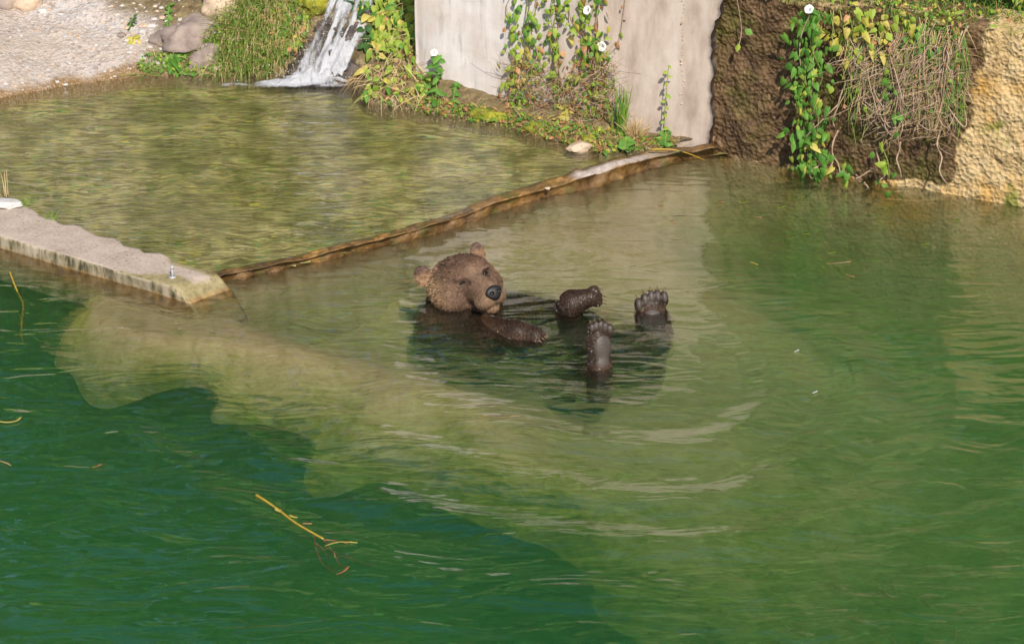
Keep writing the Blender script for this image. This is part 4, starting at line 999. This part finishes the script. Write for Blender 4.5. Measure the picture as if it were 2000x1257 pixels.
# hips and legs
cone(pelv, A_(1232, 722, -.27), .19, .13, .06, 'leg'); cone(A_(1232, 722, -.27), A_(1282, 650, -.11), .125, .062, .05, 'leg')
cone(pelv, A_(1150, 765, -.22), .19, .09, .06, 'leg'); cone(A_(1150, 765, -.22), A_(1172, 722, -.02), .08, .050, .03, 'leg')
claws = []; padc = []
def paw_foot(c, up, nrm, sc_=1., n=5, flip=1):
    up = np.array(up, float); up /= np.linalg.norm(up); nrm = np.array(nrm, float); nrm -= up*nrm.dot(up); nrm /= np.linalg.norm(nrm)
    x = np.cross(up, nrm); Rm = np.stack([x, up, nrm], 1); L = lambda *l: c+Rm@(np.array(l)*sc_)
    ell(L(0, 0, -.022), np.array((.057, .105, .042))*sc_, .02, 'leg', Rm)
    ell(L(0, -.08, -.02), np.array((.048, .05, .045))*sc_, .02, 'leg', Rm)
    ell(L(.004*flip, -.012, .012), np.array((.043, .058, .018))*sc_, .008, 'pad', Rm)
    ell(L(.0, -.082, .016), np.array((.030, .026, .014))*sc_, .008, 'pad', Rm)
    for i in range(n):
        t = i-(n-1)/2; tx = t*.0235; ty = .090-.0055*abs(t)**1.5-.004*t*flip
        ell(L(tx, ty, -.006), np.array((.0132, .027, .020))*sc_, .006, 'toe', Rm)
        ell(L(tx, ty+.004, .010), np.array((.0108, .020, .009))*sc_, .004, 'pad', Rm)
        b = L(tx, ty+.020, -.004); claws.append((b, b+Rm@(np.array((t*.004, .019, .004))*sc_), Rm@np.array((0, .01, -.010)), .0052*sc_))
    return L
F1 = A_(1173, 712, 0)+np.array([0, .0, .088]); L1 = paw_foot(F1, (-.03, .22, 1), (.42, -.85, .2), .88)
F2 = A_(1277, 630, -.045); L2 = paw_foot(F2, (-.10, .42, .85), (.10, -.88, .42), 1.18, 5, -1)
# raised fore paw
a1, a2 = A_(1117, 590, .055), A_(1163, 578, .082); ax = (a2-a1)/np.linalg.norm(a2-a1)
cone(a1, a2-ax*.02, .050, .036, .02, 'arm')
pu = np.array([-.25, -.35, .9]); pu -= ax*pu.dot(ax); pu /= np.linalg.norm(pu); pv = np.cross(ax, pu)
for i in range(5):
    t = i-2; c = a2+pv*t*.0-pu*0+(pu*.8+pv*.6)*0
    c = a2+ax*(.006-.003*abs(t))+(pu*.85-pv*.5)*(-t*.0165)
    ell(c, (.013, .013, .022), .006, 'toe', np.stack([pu, pv, ax], 1))
    ell(c+ax*.006-pv*.007, (.009, .009, .012), .004, 'pad', np.stack([pu, pv, ax], 1))
    b = c+ax*.014; claws.append((b, b+ax*.020-pu*.012+np.array([.004, -.006, -.004]), ax*.006, .0048))
# near fore paw on the surface
b1, b2 = A_(1020, 650, .004), A_(1052, 656, .006); bx = (b2-b1)/np.linalg.norm(b2-b1); by = np.cross(np.array([0, 0, 1.]), bx)
for i in range(5):
    t = i-2; c = b2+bx*(.004-.003*abs(t))+by*t*.0155+np.array([0, 0, .004-.002*t*t])
    ell(c, (.022, .011, .013), .006, 'toe', np.stack([bx, by, np.array([0, 0, 1.])], 1))
    b = c+bx*.016; claws.append((b, b+bx*.020+np.array([0, 0, -.010]), bx*.006+np.array([0, 0, .004]), .004))
# head
def hell(c, r, k=.03, g='head', op='u', rot=None): ell(hw(c), r, k, g, HR if rot is None else HR@rot, op)
def hcone(a, b, r0, r1, k, g='head'): cone(hw(a), hw(b), r0, r1, k, g)
hell((0, .008, -.05), (.142, .106, .135)); hell((0, .036, .025), (.100, .050, .068), .03)
for s_x in (-1, 1):
    hell((s_x*.085, -.045, -.015), (.070, .072, .085), .03)
    hell((s_x*.054, .034, .083), (.032, .013, .026), .014)
hcone((0, -.024, .060), (0, -.066, .174), .070, .049, .020)
for s_x in (-1, 1): hell((s_x*.029, -.088, .158), (.039, .034, .047), .016)
hcone((0, -.098, .02), (0, -.120, .145), .056, .032, .008)
for s_x in (-1, 1):
    a = s_x*.45; rot = np.array([[math.cos(a), 0, math.sin(a)], [0, 1, 0], [-math.sin(a), 0, math.cos(a)]])
    hell((s_x*.138, .086, -.085), (.036, .042, .021), .022, 'ear', 'u', rot)
    hell((s_x*.145, .094, -.067), (.021, .026, .012), .010, 'ear', 's', rot)
    hell((s_x*.057, .010, .106), (.022, .013, .022), .014, 'head', 's')

def prim_d(kind, data, p):
    if kind == 'cone':
        a, b, r0, r1 = data; ab = b-a; t = np.clip(((p-a)@ab)/ab.dot(ab), 0, 1)
        return np.linalg.norm(p-a-t[..., None]*ab, axis=-1)-(r0+(r1-r0)*t)
    c, r, Rm = data; q = (p-c)@Rm; k0 = np.linalg.norm(q/r, axis=-1); k1 = np.linalg.norm(q/(r*r), axis=-1)
    return k0*(k0-1)/np.maximum(k1, 1e-6)
def prim_box(kind, data):
    if kind == 'cone': a, b, r0, r1 = data; r_ = max(r0, r1); return np.minimum(a, b)-r_, np.maximum(a, b)+r_
    c, r, Rm = data; m_ = max(r); return c-m_, c+m_
lo = np.min([prim_box(k, d_)[0] for _, k, d_, _, _ in prims], 0)-.03; hi = np.max([prim_box(k, d_)[1] for _, k, d_, _, _ in prims], 0)+.03
h_ = .0062; dim = np.ceil((hi-lo)/h_).astype(int)+1
D = np.full(dim, .5, np.float32)
axs = [lo[i]+h_*np.arange(dim[i]) for i in range(3)]
for op, kind, data, k, g_ in prims:
    b0_, b1_ = prim_box(kind, data); pad_ = k+.035
    i0 = np.maximum(0, ((b0_-pad_-lo)/h_).astype(int)); i1 = np.minimum(dim, ((b1_+pad_-lo)/h_).astype(int)+2)
    sl_ = tuple(slice(i0[i], i1[i]) for i in range(3))
    p = np.stack(np.meshgrid(*[axs[i][sl_[i]] for i in range(3)], indexing='ij'), -1).astype(np.float32)
    d_ = prim_d(kind, data, p); o = D[sl_]
    if op == 'u': hh_ = np.clip(.5+.5*(o-d_)/k, 0, 1); D[sl_] = o*(1-hh_)+d_*hh_-k*hh_*(1-hh_)
    else: hh_ = np.clip(.5-.5*(o+d_)/k, 0, 1); D[sl_] = o*(1-hh_)-d_*hh_+k*hh_*(1-hh_)
def surface_nets(D, lo, h):
    nx, ny, nz = D.shape; C = [D[i:nx-1+i, j:ny-1+j, k:nz-1+k] for i in (0, 1) for j in (0, 1) for k in (0, 1)]
    neg = sum((c < 0).astype(np.int8) for c in C); act = np.argwhere((neg > 0) & (neg < 8))
    idm = np.full((nx-1, ny-1, nz-1), -1, np.int64); idm[tuple(act.T)] = np.arange(len(act))
    val = np.stack([c[tuple(act.T)] for c in C], 1); offs = np.array([(i, j, k) for i in (0, 1) for j in (0, 1) for k in (0, 1)], float)
    acc = np.zeros((len(act), 3)); cnt = np.zeros(len(act))
    for a in range(8):
        for b in range(a+1, 8):
            if np.abs(offs[a]-offs[b]).sum() != 1: continue
            m_ = (val[:, a] < 0) != (val[:, b] < 0); t = val[:, a]/np.where(m_, val[:, a]-val[:, b], 1)
            acc += np.where(m_[:, None], offs[a]+t[:, None]*(offs[b]-offs[a]), 0); cnt += m_
    V = lo+h*(act+acc/cnt[:, None]); Fs = []
    for ax_ in range(3):
        s0 = [slice(1, -1)]*3; s0[ax_] = slice(0, -1); s1 = list(s0); s1[ax_] = slice(1, None)
        a = D[tuple(s0)] < 0; b = D[tuple(s1)] < 0; o1, o2 = (ax_+1) % 3, (ax_+2) % 3
        for pos in (True, False):
            e = np.argwhere((a & ~b) if pos else (~a & b))
            if not len(e): continue
            for_o = [1, 1, 1]; for_o[ax_] = 0; e = e+np.array(for_o)
            def cell(d1, d2): q_ = e.copy(); q_[:, o1] -= d1; q_[:, o2] -= d2; return idm[tuple(q_.T)]
            qd = np.stack([cell(1, 1), cell(0, 1), cell(0, 0), cell(1, 0)], 1)
            Fs.append(qd if pos else qd[:, ::-1])
    return V, np.concatenate(Fs)
BV, BF = surface_nets(D, lo, h_)
BF = BF[(BF >= 0).all(1)]
# colour by region
dist = {}
for op, kind, data, k, g_ in prims:
    if op == 's': continue
    dd_ = prim_d(kind, data, BV); dist[g_] = np.minimum(dist.get(g_, 9), dd_)
gs = list(dist); near = np.argmin(np.stack([dist[g_] for g_ in gs], 1), 1)
isg = lambda n_: near == gs.index(n_)
HL = (BV-HC)@HR
nzb = fbm(BV[:, 0], BV[:, 1], BV[:, 2], 30); nzc = fbm(BV[:, 0], BV[:, 1], BV[:, 2], 9)
def lerp(a, b, t): return a+(b-a)*np.asarray(t)[:, None]
C = np.tile(np.array([.050, .028, .016]), (len(BV), 1))
C = np.where((isg('arm') | isg('toe') | isg('leg'))[:, None], np.array([.034, .019, .012]), C)
padm = isg('pad')
hd = (isg('head') | isg('ear') | isg('neck')) & (BV[:, 2] > -.06)
hb_ = np.tile(np.array([.150, .088, .056]), (len(BV), 1))
hb_ = lerp(hb_, np.array([.30, .19, .105]), sstep(.075, .135, np.abs(HL[:, 0])+.25*np.maximum(0, -HL[:, 1])-.15*HL[:, 2])*sstep(.09, -.02, HL[:, 2]))
hb_ = lerp(hb_, np.array([.035, .02, .014]), .95*np.exp(-((np.abs(HL[:, 0])-.052)/.024)**2-((HL[:, 1]-.008)/.017)**2)*(HL[:, 2] > .03))  # dark coat round the eyes, with the shade of the sockets painted in
hb_ = lerp(hb_, np.array([.085, .048, .032]), .6*sstep(.035, .075, np.abs(HL[:, 0]))*sstep(.03, .09, HL[:, 2])*sstep(.0, -.03, HL[:, 1]))  # muzzle sides darkened: shading put into the coat colour
hb_ = lerp(hb_, np.array([.23, .145, .09]), .6*np.exp(-(HL[:, 0]/.022)**2)*sstep(.06, .10, HL[:, 2]))  # bridge lightened: light catching the muzzle top, painted into the coat
hb_ = lerp(hb_, np.array([.105, .058, .034]), .7*np.exp(-((HL[:, 1]-.085)/.03)**2)*(HL[:, 2] > -.03))
hb_ = lerp(hb_, np.array([.25, .155, .09]), .6*sstep(.06, .12, HL[:, 2])*sstep(-.02, -.08, HL[:, 1]))
hb_ = np.where(isg('ear')[:, None], lerp(np.tile(np.array([.30, .18, .10]), (len(BV), 1)), np.array([.13, .080, .062]), sstep(.07, .12, HL[:, 1])), hb_)
C = np.where(hd[:, None], hb_, C)
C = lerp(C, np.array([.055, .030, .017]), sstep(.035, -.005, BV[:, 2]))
C = np.where(isg('pad')[:, None], np.array([.060, .047, .040]), C)
C = C*(1+.45*nzb+.25*nzc)[:, None]; C = np.clip(C, .004, 1)
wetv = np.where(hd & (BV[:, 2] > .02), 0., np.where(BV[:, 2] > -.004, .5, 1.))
m = N('bear_coat'); at = m.n('ShaderNodeAttribute'); at.attribute_name = 'col'
M['bear'] = m.done(m.pbsdf(at.outputs['Color'], m.ramp(m.attr('wetness'), [(0, .75), (.5, .42), (1, 1.)]), m.bump(m.noise(150, 3), .5, .005), .3))
m = N('bear_fur'); at = m.n('ShaderNodeAttribute'); at.attribute_name = 'col'
M['fur'] = m.done(m.pbsdf(at.outputs['Color'], m.ramp(m.attr('wetness'), [(0, .65), (.5, .33), (1, 1.)]), None, .35))
m = N('bear_nose'); M['nose'] = m.done(m.pbsdf((.013, .010, .010), .42, m.bump(m.voro(420), .35, .002), .4))
m = N('bear_eye'); M['eye'] = m.done(m.pbsdf((.012, .008, .006), .12, None, .6))
M['claw'] = simple('bear_claw', [(.05, .03, .02), (.20, .125, .07)], 60, .4, .1, 90, .001)
bear_root = empty('bear', P(905, 668, -.4)); tag(bear_root, 'brown bear floating on its back with head and paws above the water', 'bear')
BL = np.array(bear_root.location)
def colattr(o, Cc):
    a = o.data.color_attributes.new('col', 'FLOAT_COLOR', 'POINT')
    a.data.foreach_set('color', np.concatenate([Cc, np.ones((len(Cc), 1))], 1).astype(np.float32).ravel())
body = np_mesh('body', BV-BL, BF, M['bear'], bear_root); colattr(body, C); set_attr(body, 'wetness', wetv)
# coat hairs
Vn = np.empty(len(BV)*3, np.float32); body.data.vertices.foreach_get('normal', Vn); Vn = Vn.reshape(-1, 3)
fz = BV[BF].mean(1); ok = fz[:, 2] > -.40
ok &= ~(isg('pad')[BF].any(1))
cand = np.where(ok)[0]; isdry = hd[BF[cand, 0]]
prob = np.where(isdry, 1.7, np.where(fz[cand, 2] > -.02, .9, .45)); NH = 150000
ch = cand[rng.choice(len(cand), NH, p=prob/prob.sum())]
wts = rng.dirichlet([1, 1, 1, 1], NH); root = (BV[BF[ch]]*wts[..., None]).sum(1); nn = (Vn[BF[ch]]*wts[..., None]).sum(1); nn /= np.linalg.norm(nn, axis=1)[:, None]
cc = (C[BF[ch]]*wts[..., None]).sum(1); dry = hd[BF[ch, 0]]; earm = isg('ear')[BF[ch, 0]]
rl = (root-HC)@HR
flow_h = rl-np.array([0, -.04, .20]); flow_h = flow_h/np.linalg.norm(flow_h, axis=1)[:, None]; flow_h = flow_h@HR.T+np.array([0, 0, -.25])
flow_b = np.tile(np.array([.3, -.2, -.6]), (NH, 1))
fl_ = np.where(dry[:, None], flow_h, flow_b); fl_ -= nn*(fl_*nn).sum(1)[:, None]; fl_ /= np.maximum(1e-3, np.linalg.norm(fl_, axis=1))[:, None]
lift = np.where(dry, .18, .22); lift = np.where(earm, .5, lift)
dirn = fl_+nn*(lift+rng.normal(0, .12, NH))[:, None]+rng.normal(0, .20, (NH, 3)); dirn /= np.linalg.norm(dirn, axis=1)[:, None]
ruff = sstep(.02, -.09, rl[:, 2])*dry
Ln = np.where(root[:, 2] < -.01, .022, np.where(dry, .010+.013*ruff*(~earm), .0065))*rng.uniform(.6, 1.25, NH)*np.where(dry & (rl[:, 2] > .09), .55, 1)
eyemask = np.minimum(np.hypot(rl[:, 0]-.055, rl[:, 1]-.012), np.hypot(rl[:, 0]+.055, rl[:, 1]-.012)) < .013
Ln = np.where(eyemask & (rl[:, 2] > .03), .002, Ln)
side_ = np.cross(dirn, rng.normal(0, 1, (NH, 3))); side_ /= np.linalg.norm(side_, axis=1)[:, None]
wd = np.where(dry, .0010, .0017)[:, None]
tip = root+dirn*Ln[:, None]; tip[:, 2] -= .15*Ln
mid = root+dirn*(Ln*.5)[:, None]+nn*(Ln*.06)[:, None]
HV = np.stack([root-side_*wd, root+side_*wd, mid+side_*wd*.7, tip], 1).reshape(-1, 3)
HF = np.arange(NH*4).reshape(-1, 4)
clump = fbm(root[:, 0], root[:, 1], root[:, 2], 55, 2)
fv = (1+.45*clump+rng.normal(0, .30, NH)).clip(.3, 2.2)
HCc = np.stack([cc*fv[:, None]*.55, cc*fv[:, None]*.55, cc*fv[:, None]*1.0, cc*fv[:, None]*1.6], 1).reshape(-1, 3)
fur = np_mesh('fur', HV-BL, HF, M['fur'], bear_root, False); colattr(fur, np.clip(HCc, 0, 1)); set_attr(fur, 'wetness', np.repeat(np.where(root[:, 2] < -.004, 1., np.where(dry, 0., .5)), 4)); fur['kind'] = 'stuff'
# nose with nostrils
def sdf_obj(name, fn, lo_, hi_, h, mt, parent):
    g3 = np.stack(np.meshgrid(*[np.arange(lo_[i], hi_[i], h) for i in range(3)], indexing='ij'), -1)
    V_, F_ = surface_nets(fn(g3).astype(float), np.array(lo_, float), h)
    return V_, F_[(F_ >= 0).all(1)]
def nose_f(p):
    e = lambda c, r: prim_d('ell', (np.array(c, float), np.array(r, float), np.eye(3)), p)
    d_ = e((0, 0, 0), (.038, .026, .017)); d2 = e((0, -.017, .0), (.023, .020, .014)); k = .012
    hh_ = np.clip(.5+.5*(d_-d2)/k, 0, 1); d_ = d_*(1-hh_)+d2*hh_-k*hh_*(1-hh_)
    for s_x in (-1, 1): d_ = np.maximum(d_, -e((s_x*.017, -.005, .015), (.0095, .0085, .012)))
    return np.maximum(d_, -e((0, -.02, .022), (.0022, .02, .006)))
V_, F_ = sdf_obj('nose', nose_f, (-.045, -.045, -.03), (.045, .04, .035), .0022, None, None)
NW = hw((0, -.060, .217))
np_mesh('nose', (V_@HR.T)+NW-BL, F_, M['nose'], bear_root)
# eyes seated on the surface, with lids
for s_x in (-1, 1):
    sel = (np.hypot(HL[:, 0]-s_x*.055, HL[:, 1]-.012) < .008) & (HL[:, 2] > 0)
    zc = HL[sel, 2].max() if sel.any() else .1
    bm = bmesh.new(); bmesh.ops.create_icosphere(bm, subdivisions=3, radius=.0125)
    for v in bm.verts: v.co = Vector(hw((s_x*.055+v.co.x*1.25, .012+v.co.y*.50-abs(v.co.x)*.15, zc-.004+v.co.z*.85)))-Vector(BL)
    me = bpy.data.meshes.new('eye'); bm.to_mesh(me); bm.free(); me.materials.append(M['eye']); me.polygons.foreach_set('use_smooth', [True]*len(me.polygons)); link(bpy.data.objects.new('eye', me), bear_root)
for a_, b_c, bend, r_ in claws:
    mid_ = (a_+b_c)/2+bend*.5
    tube('claw', [Vector(q)-bear_root.location for q in bez(a_-(b_c-a_)*.25, mid_, b_c, 6)], r_, .0012, M['claw'], bear_root, 6)

# ------------------------------------------------------------------ things afloat
def wz(px, py, dz=.004):
    p = P(px, py, 0); p.z = float(waves(np.array([p.x]), np.array([p.y]))[0])+dz; return p
fb = empty('floating_branch', P(600, 1035, 0)); tag(fb, 'yellow twig with reddish side shoots floating on the deep green water', 'branch')
def fpath(pts, z0=.003, z1=.003): return [P(x, y, z0+(z1-z0)*i/(len(pts)-1))-fb.location for i, (x, y) in enumerate(pts)]
tube('stem', smooth_path([wz(x, y, .002)-fb.location for x, y in [(500, 963), (520, 975), (545, 993), (575, 1018), (602, 1036), (632, 1054)]]), .0052, .0036, M['stem_yellow'], fb, 7)
for pts, z1 in [([(612, 1042), (619, 1075), (632, 1103), (660, 1122)], -.03), ([(632, 1054), (645, 1072), (655, 1080), (690, 1093), (735, 1107)], -.05), ([(652, 1078), (662, 1100), (682, 1113)], -.01), ([(632, 1054), (655, 1055), (682, 1062)], .004), ([(618, 1060), (632, 1075), (642, 1085)], -.04)]:
    tube('shoot', smooth_path(fpath(pts, .002, z1)), .0026, .0012, M['stem_red'], fb, 5)
def flat_leaf(pts_c, wdt, mn, name, label, cat='leaf', group=None, parent=None, z=.005):
    """a slim leaf lying on the water along a line of places"""
    c = smooth_path([wz(x, y, z) for x, y in pts_c], 4); n = len(c); V = []; Fc = []
    for i, p in enumerate(c):
        t = (c[min(i+1, n-1)]-c[max(i-1, 0)]).normalized(); s_v = t.cross(Vector((0, 0, 1))).normalized(); f = i/(n-1); w_ = wdt*math.sin(math.pi*min(max(f, .04), .97))**.7
        V += [p-s_v*w_+Vector((0, 0, .003*f)), p-Vector((0, 0, .001)), p+s_v*w_+Vector((0, 0, .004*f)), p-Vector((0, 0, .0022))]
    for i in range(n-1):
        b = i*4; e = b+4; Fc += [(b, b+1, e+1, e), (b+1, b+2, e+2, e+1), (b+2, b+3, e+3, e+2), (b+3, b, e, e+3)]
    if parent: return mesh_obj(name, [v-parent.location for v in V], Fc, M[mn], parent, True)
    o = empty(name, c[0]); mesh_obj('blade', [v-c[0] for v in V], Fc, M[mn], o, True)
    tube('stalk', [c[0]-c[0]+(c[0]-c[1])*.9, Vector((0, 0, .001)), c[1]-c[0]], .0012, .0008, M['stem_yellow'], o, 4)
    tag(o, label, cat, group); return o
flat_leaf([(538, 990), (544, 994), (549, 999)], .013, 'leaf_yellow', 'leaf', None, parent=fb); flat_leaf([(566, 1003), (573, 1007), (581, 1009)], .010, 'leaf_yellow', 'leaf', None, parent=fb)
flat_leaf([(590, 1021), (600, 1021), (609, 1022)], .008, 'leaf_brown', 'leaf', None, parent=fb); flat_leaf([(634, 1069), (660, 1061), (698, 1062)], .007, 'leaf_yellow', 'leaf', None, parent=fb); flat_leaf([(658, 1123), (672, 1117), (682, 1108)], .006, 'leaf_brown', 'leaf', None, parent=fb)
flat_leaf([(-14, 821), (10, 826), (32, 824), (42, 817)], .010, 'leaf_yellow', 'floating_leaf', 'curled pale yellow leaf with raised tip on the dark green water')
flat_leaf([(-8, 897), (8, 902), (22, 909)], .005, 'grass_dry', 'floating_leaf', 'thin straw afloat below the curled pale leaf')
flat_leaf([(184, 912), (200, 906)], .005, 'leaf_brown', 'floating_leaf', 'tiny brown leaf fragment floating on the deep water')
flat_leaf([(945, 818), (980, 819), (1015, 817)], .005, 'grass_dry', 'floating_straw', 'straw floating on the clear water in front of the bear', 'straw')
flat_leaf([(1616, 517), (1640, 516), (1662, 514)], .006, 'grass_dry', 'floating_straw', 'pale straw floating below the dry hanging vines', 'straw')
flat_leaf([(1465, 512), (1473, 516), (1481, 520)], .006, 'leaf_yellow', 'floating_leaf', 'small orange leaf floating right of the bear towards the dark wall')
flat_leaf([(1652, 538), (1660, 540), (1669, 543)], .006, 'leaf_brown', 'floating_leaf', 'small reddish leaf floating below the pale straw')
for x, y in [(1406, 396), (1290, 405), (1312, 435), (1480, 425)]:
    flat_leaf([(x-6, y-1), (x, y), (x+8, y+1)], .005, 'leaf_brown', 'floating_leaf', 'small brown leaf floating near the end of the weir', 'leaf', 'small leaves drifting near the weir')
for x, y in [(1453, 397), (1575, 458), (1527, 407), (1625, 496), (1868, 433), (1808, 479)]:
    flat_leaf([(x-7, y+1), (x, y), (x+7, y-1)], .007, 'leaf_lime', 'floating_leaf', 'small pale green leaf floating below the vine-hung wall', 'leaf', 'pale leaves drifting below the vines')
for x, y in [(1556, 684), (1592, 765)]:
    flat_leaf([(x-5, y+3), (x, y), (x+5, y-2)], .005, 'petal', 'floating_petal', 'white petal floating right of the bear feet', 'petal', 'white petals on the water')
rs = empty('reed_stem', P(20, 530, 0)); tag(rs, 'thin yellow stem standing in the green water beside the slab', 'stem')
tube('stem', smooth_path([P(x, y, z)-rs.location for x, y, z in [(18, 528, .01), (30, 560, .004), (46, 600, -.03), (42, 632, -.06), (45, 672, -.14)]]), .0045, .003, M['stem_yellow'], rs, 5)
yt = empty('fallen_twig', P(1275, 292, .075)); tag(yt, 'yellow-green twig lying across the dry end of the weir', 'twig')
tube('stem', smooth_path([P(x, y, z)-yt.location for x, y, z in [(1270, 292, .085), (1310, 292, .085), (1345, 300, .06), (1378, 314, .005)]]), .004, .002, M['stem_yellow'], yt, 5)
# small fish in the deep water
m = N('fish_skin'); M['fish'] = m.done(m.pbsdf(m.ramp(m.noise(20), [(.4, (.22, .20, .07)), (.6, (.42, .40, .22))]), .35, None, .5))
def fish_meshes():
    V = []; Fc = []; n = 8; K = 8
    for i in range(n):
        f = i/(n-1); r_ = .011*math.sin(math.pi*min(.97, f*.9+.06))**.75; bend = .006*math.sin(f*3)
        for k in range(K): th = 2*math.pi*k/K; V.append((f*.085-.04, math.cos(th)*r_*.55+bend, math.sin(th)*r_))
    for i in range(n-1):
        for k in range(K): Fc.append((i*K+k, i*K+(k+1) % K, (i+1)*K+(k+1) % K, (i+1)*K+k))
    Fc += [tuple(range(K))[::-1], tuple(range((n-1)*K, n*K))]
    a = bpy.data.meshes.new('body'); a.from_pydata(V, [], Fc); a.materials.append(M['fish']); a.polygons.foreach_set('use_smooth', [True]*len(Fc))
    T = [(.042, -.0008, 0), (.066, -.0005, .014), (.058, -.0005, 0), (.066, -.0005, -.014), (.042, .0008, 0), (.066, .0005, .014), (.058, .0005, 0), (.066, .0005, -.014)]
    b = bpy.data.meshes.new('tail_fin'); b.from_pydata(T, [], [(0, 1, 2), (0, 2, 3), (6, 5, 4), (7, 6, 4), (0, 4, 5, 1), (1, 5, 6, 2), (2, 6, 7, 3), (3, 7, 4, 0)]); b.materials.append(M['fish'])
    return a, b
fa, fbm_ = fish_meshes()
for x, y in [(1602, 868), (1632, 1066), (1640, 1190), (1612, 1140), (1705, 1222), (1735, 1160), (1740, 1250), (1815, 1180), (1830, 1250), (1880, 1195), (1865, 1240), (1812, 1165), (1600, 1070), (1680, 1210), (1745, 1142), (1690, 860), (1900, 1190), (1950, 1110), (1570, 1235), (1640, 1145)]:
    r_ = empty('fish', P(x, y, random.uniform(-.32, -.18))); r_.rotation_euler = (0, random.gauss(0, .1), random.uniform(0, 6.28)); r_.scale = (random.uniform(.7, 1.1),)*3
    link(bpy.data.objects.new('body', fa), r_); link(bpy.data.objects.new('tail_fin', fbm_), r_)
    tag(r_, 'small slender fish swimming under the dark green water', 'fish', 'small fish in the deep water')

# ------------------------------------------------------------------ trees and shrubs on the slope, mirrored in the pools
def hill_z(x, y): return float((.55-.28*sstep(-2.5, -5.5, x))*(y-5)+1.3+fbm(np.array([x]), np.array([y]), 3, .25)[0]*.9)
def crown_mesh(name, n, rx, rz, size, mats, seed):
    r_ = np.random.default_rng(seed); V = []; Fc = []; mi = []
    cl = r_.normal(0, 1, (26, 3)); cl /= np.linalg.norm(cl, axis=1)[:, None]; cl *= r_.uniform(.35, 1, (26, 1))**.5*np.array([rx, rx, rz])*.8
    for i in range(n):
        c = cl[r_.integers(26)]+r_.normal(0, .27, 3)*rx*.62; a = r_.normal(0, 1, 3); a /= np.linalg.norm(a); b = np.cross(a, r_.normal(0, 1, 3)); b /= np.linalg.norm(b)
        s_v = size*r_.uniform(.6, 1.3); k = len(V); V += [c-a*s_v, c+b*s_v*.5, c+a*s_v, c-b*s_v*.5]; Fc.append((k, k+1, k+2, k+3)); mi.append(int(r_.integers(len(mats))))
    me = bpy.data.meshes.new(name); me.from_pydata([tuple(v) for v in V], [], Fc)
    for m_ in mats: me.materials.append(M[m_])
    me.polygons.foreach_set('material_index', mi); me.update(); return me
crowns = [crown_mesh('crown', 9000, 1.5, 1.7, .095, ['leaf_lime', 'leaf_lime', 'leaf_yellow', 'leaf_dark'], 3+i) for i in range(3)]
def trunk_mesh(i):
    V, Fc = tube_data([(0, 0, -.4), (.05, 0, 1), (-.04, .03, 2.2), (.02, 0, 3.4)], .17, .06, 9)
    for a in range(6):
        th = a*1.05+i; z0 = 1.6+a*.25; q = Vector((math.cos(th), math.sin(th), 0)); v2, f2 = tube_data([Vector((0, 0, z0)), q*.5+Vector((0, 0, z0+.5)), q*1.1+Vector((0, 0, z0+.9))], .055, .015, 6)
        b = len(V); V += v2; Fc += [tuple(b+k for k in f) for f in f2]
    me = bpy.data.meshes.new('trunk'); me.from_pydata([tuple(v) for v in V], [], Fc); me.materials.append(M['bark']); return me
trunks = [trunk_mesh(i) for i in range(2)]
for i, (x, y, s_v) in enumerate([(-9.5, 12, .7), (-3.6, 9.4, .95), (-1.7, 8.8, 1.1), (.6, 9.6, 1.35), (2.9, 8.2, 1.25), (5.2, 9.2, 1.4), (7.6, 8.0, 1.2), (1.6, 12.5, 1.6), (4.2, 13, 1.6)]):
    r_ = empty('tree', (x, y, hill_z(x, y))); r_.scale = (s_v,)*3; r_.rotation_euler = (0, 0, i*1.3)
    link(bpy.data.objects.new('trunk', trunks[i % 2]), r_); o = link(bpy.data.objects.new('crown', crowns[i % 3]), r_); o.location = (0, 0, 3.1)
    tag(r_, 'leafy tree on the slope above the wall, mirrored in the water', 'tree', 'trees on the slope above the pool')
shr = crown_mesh('foliage', 3600, .8, .6, .06, ['leaf_green', 'leaf_lime', 'leaf_lime', 'leaf_green'], 40)
for i, (x, y) in enumerate([(-3.4, 5.6), (-1.9, 5.0), (-.4, 4.7), (1.0, 4.4), (2.3, 4.1), (3.5, 3.7), (-5.2, 6.0), (.3, 6.1), (2.0, 5.8), (-2.6, 6.6), (3.6, 5.6), (5.0, 5.2), (-.9, 6.8), (1.2, 7.0), (2.8, 6.9), (4.4, 6.6), (-4.0, 7.2), (6.2, 6.2)]):
    z = hill_z(x, y) if y > 5.2 else 1.15
    r_ = empty('shrub', (x, y, z)); r_.rotation_euler = (0, 0, i*2.1); r_.scale = (1.0+.15*math.sin(i*3),)*3
    o = link(bpy.data.objects.new('foliage', shr), r_); o.location = (0, 0, .45)
    tube('stem', [(0, 0, -.3), (.03, 0, .2), (0, .02, .7)], .04, .015, M['bark'], r_, 6)
    tag(r_, 'green shrub on the slope above the wall, mirrored in the water', 'shrub', 'shrubs on the slope above the pool')
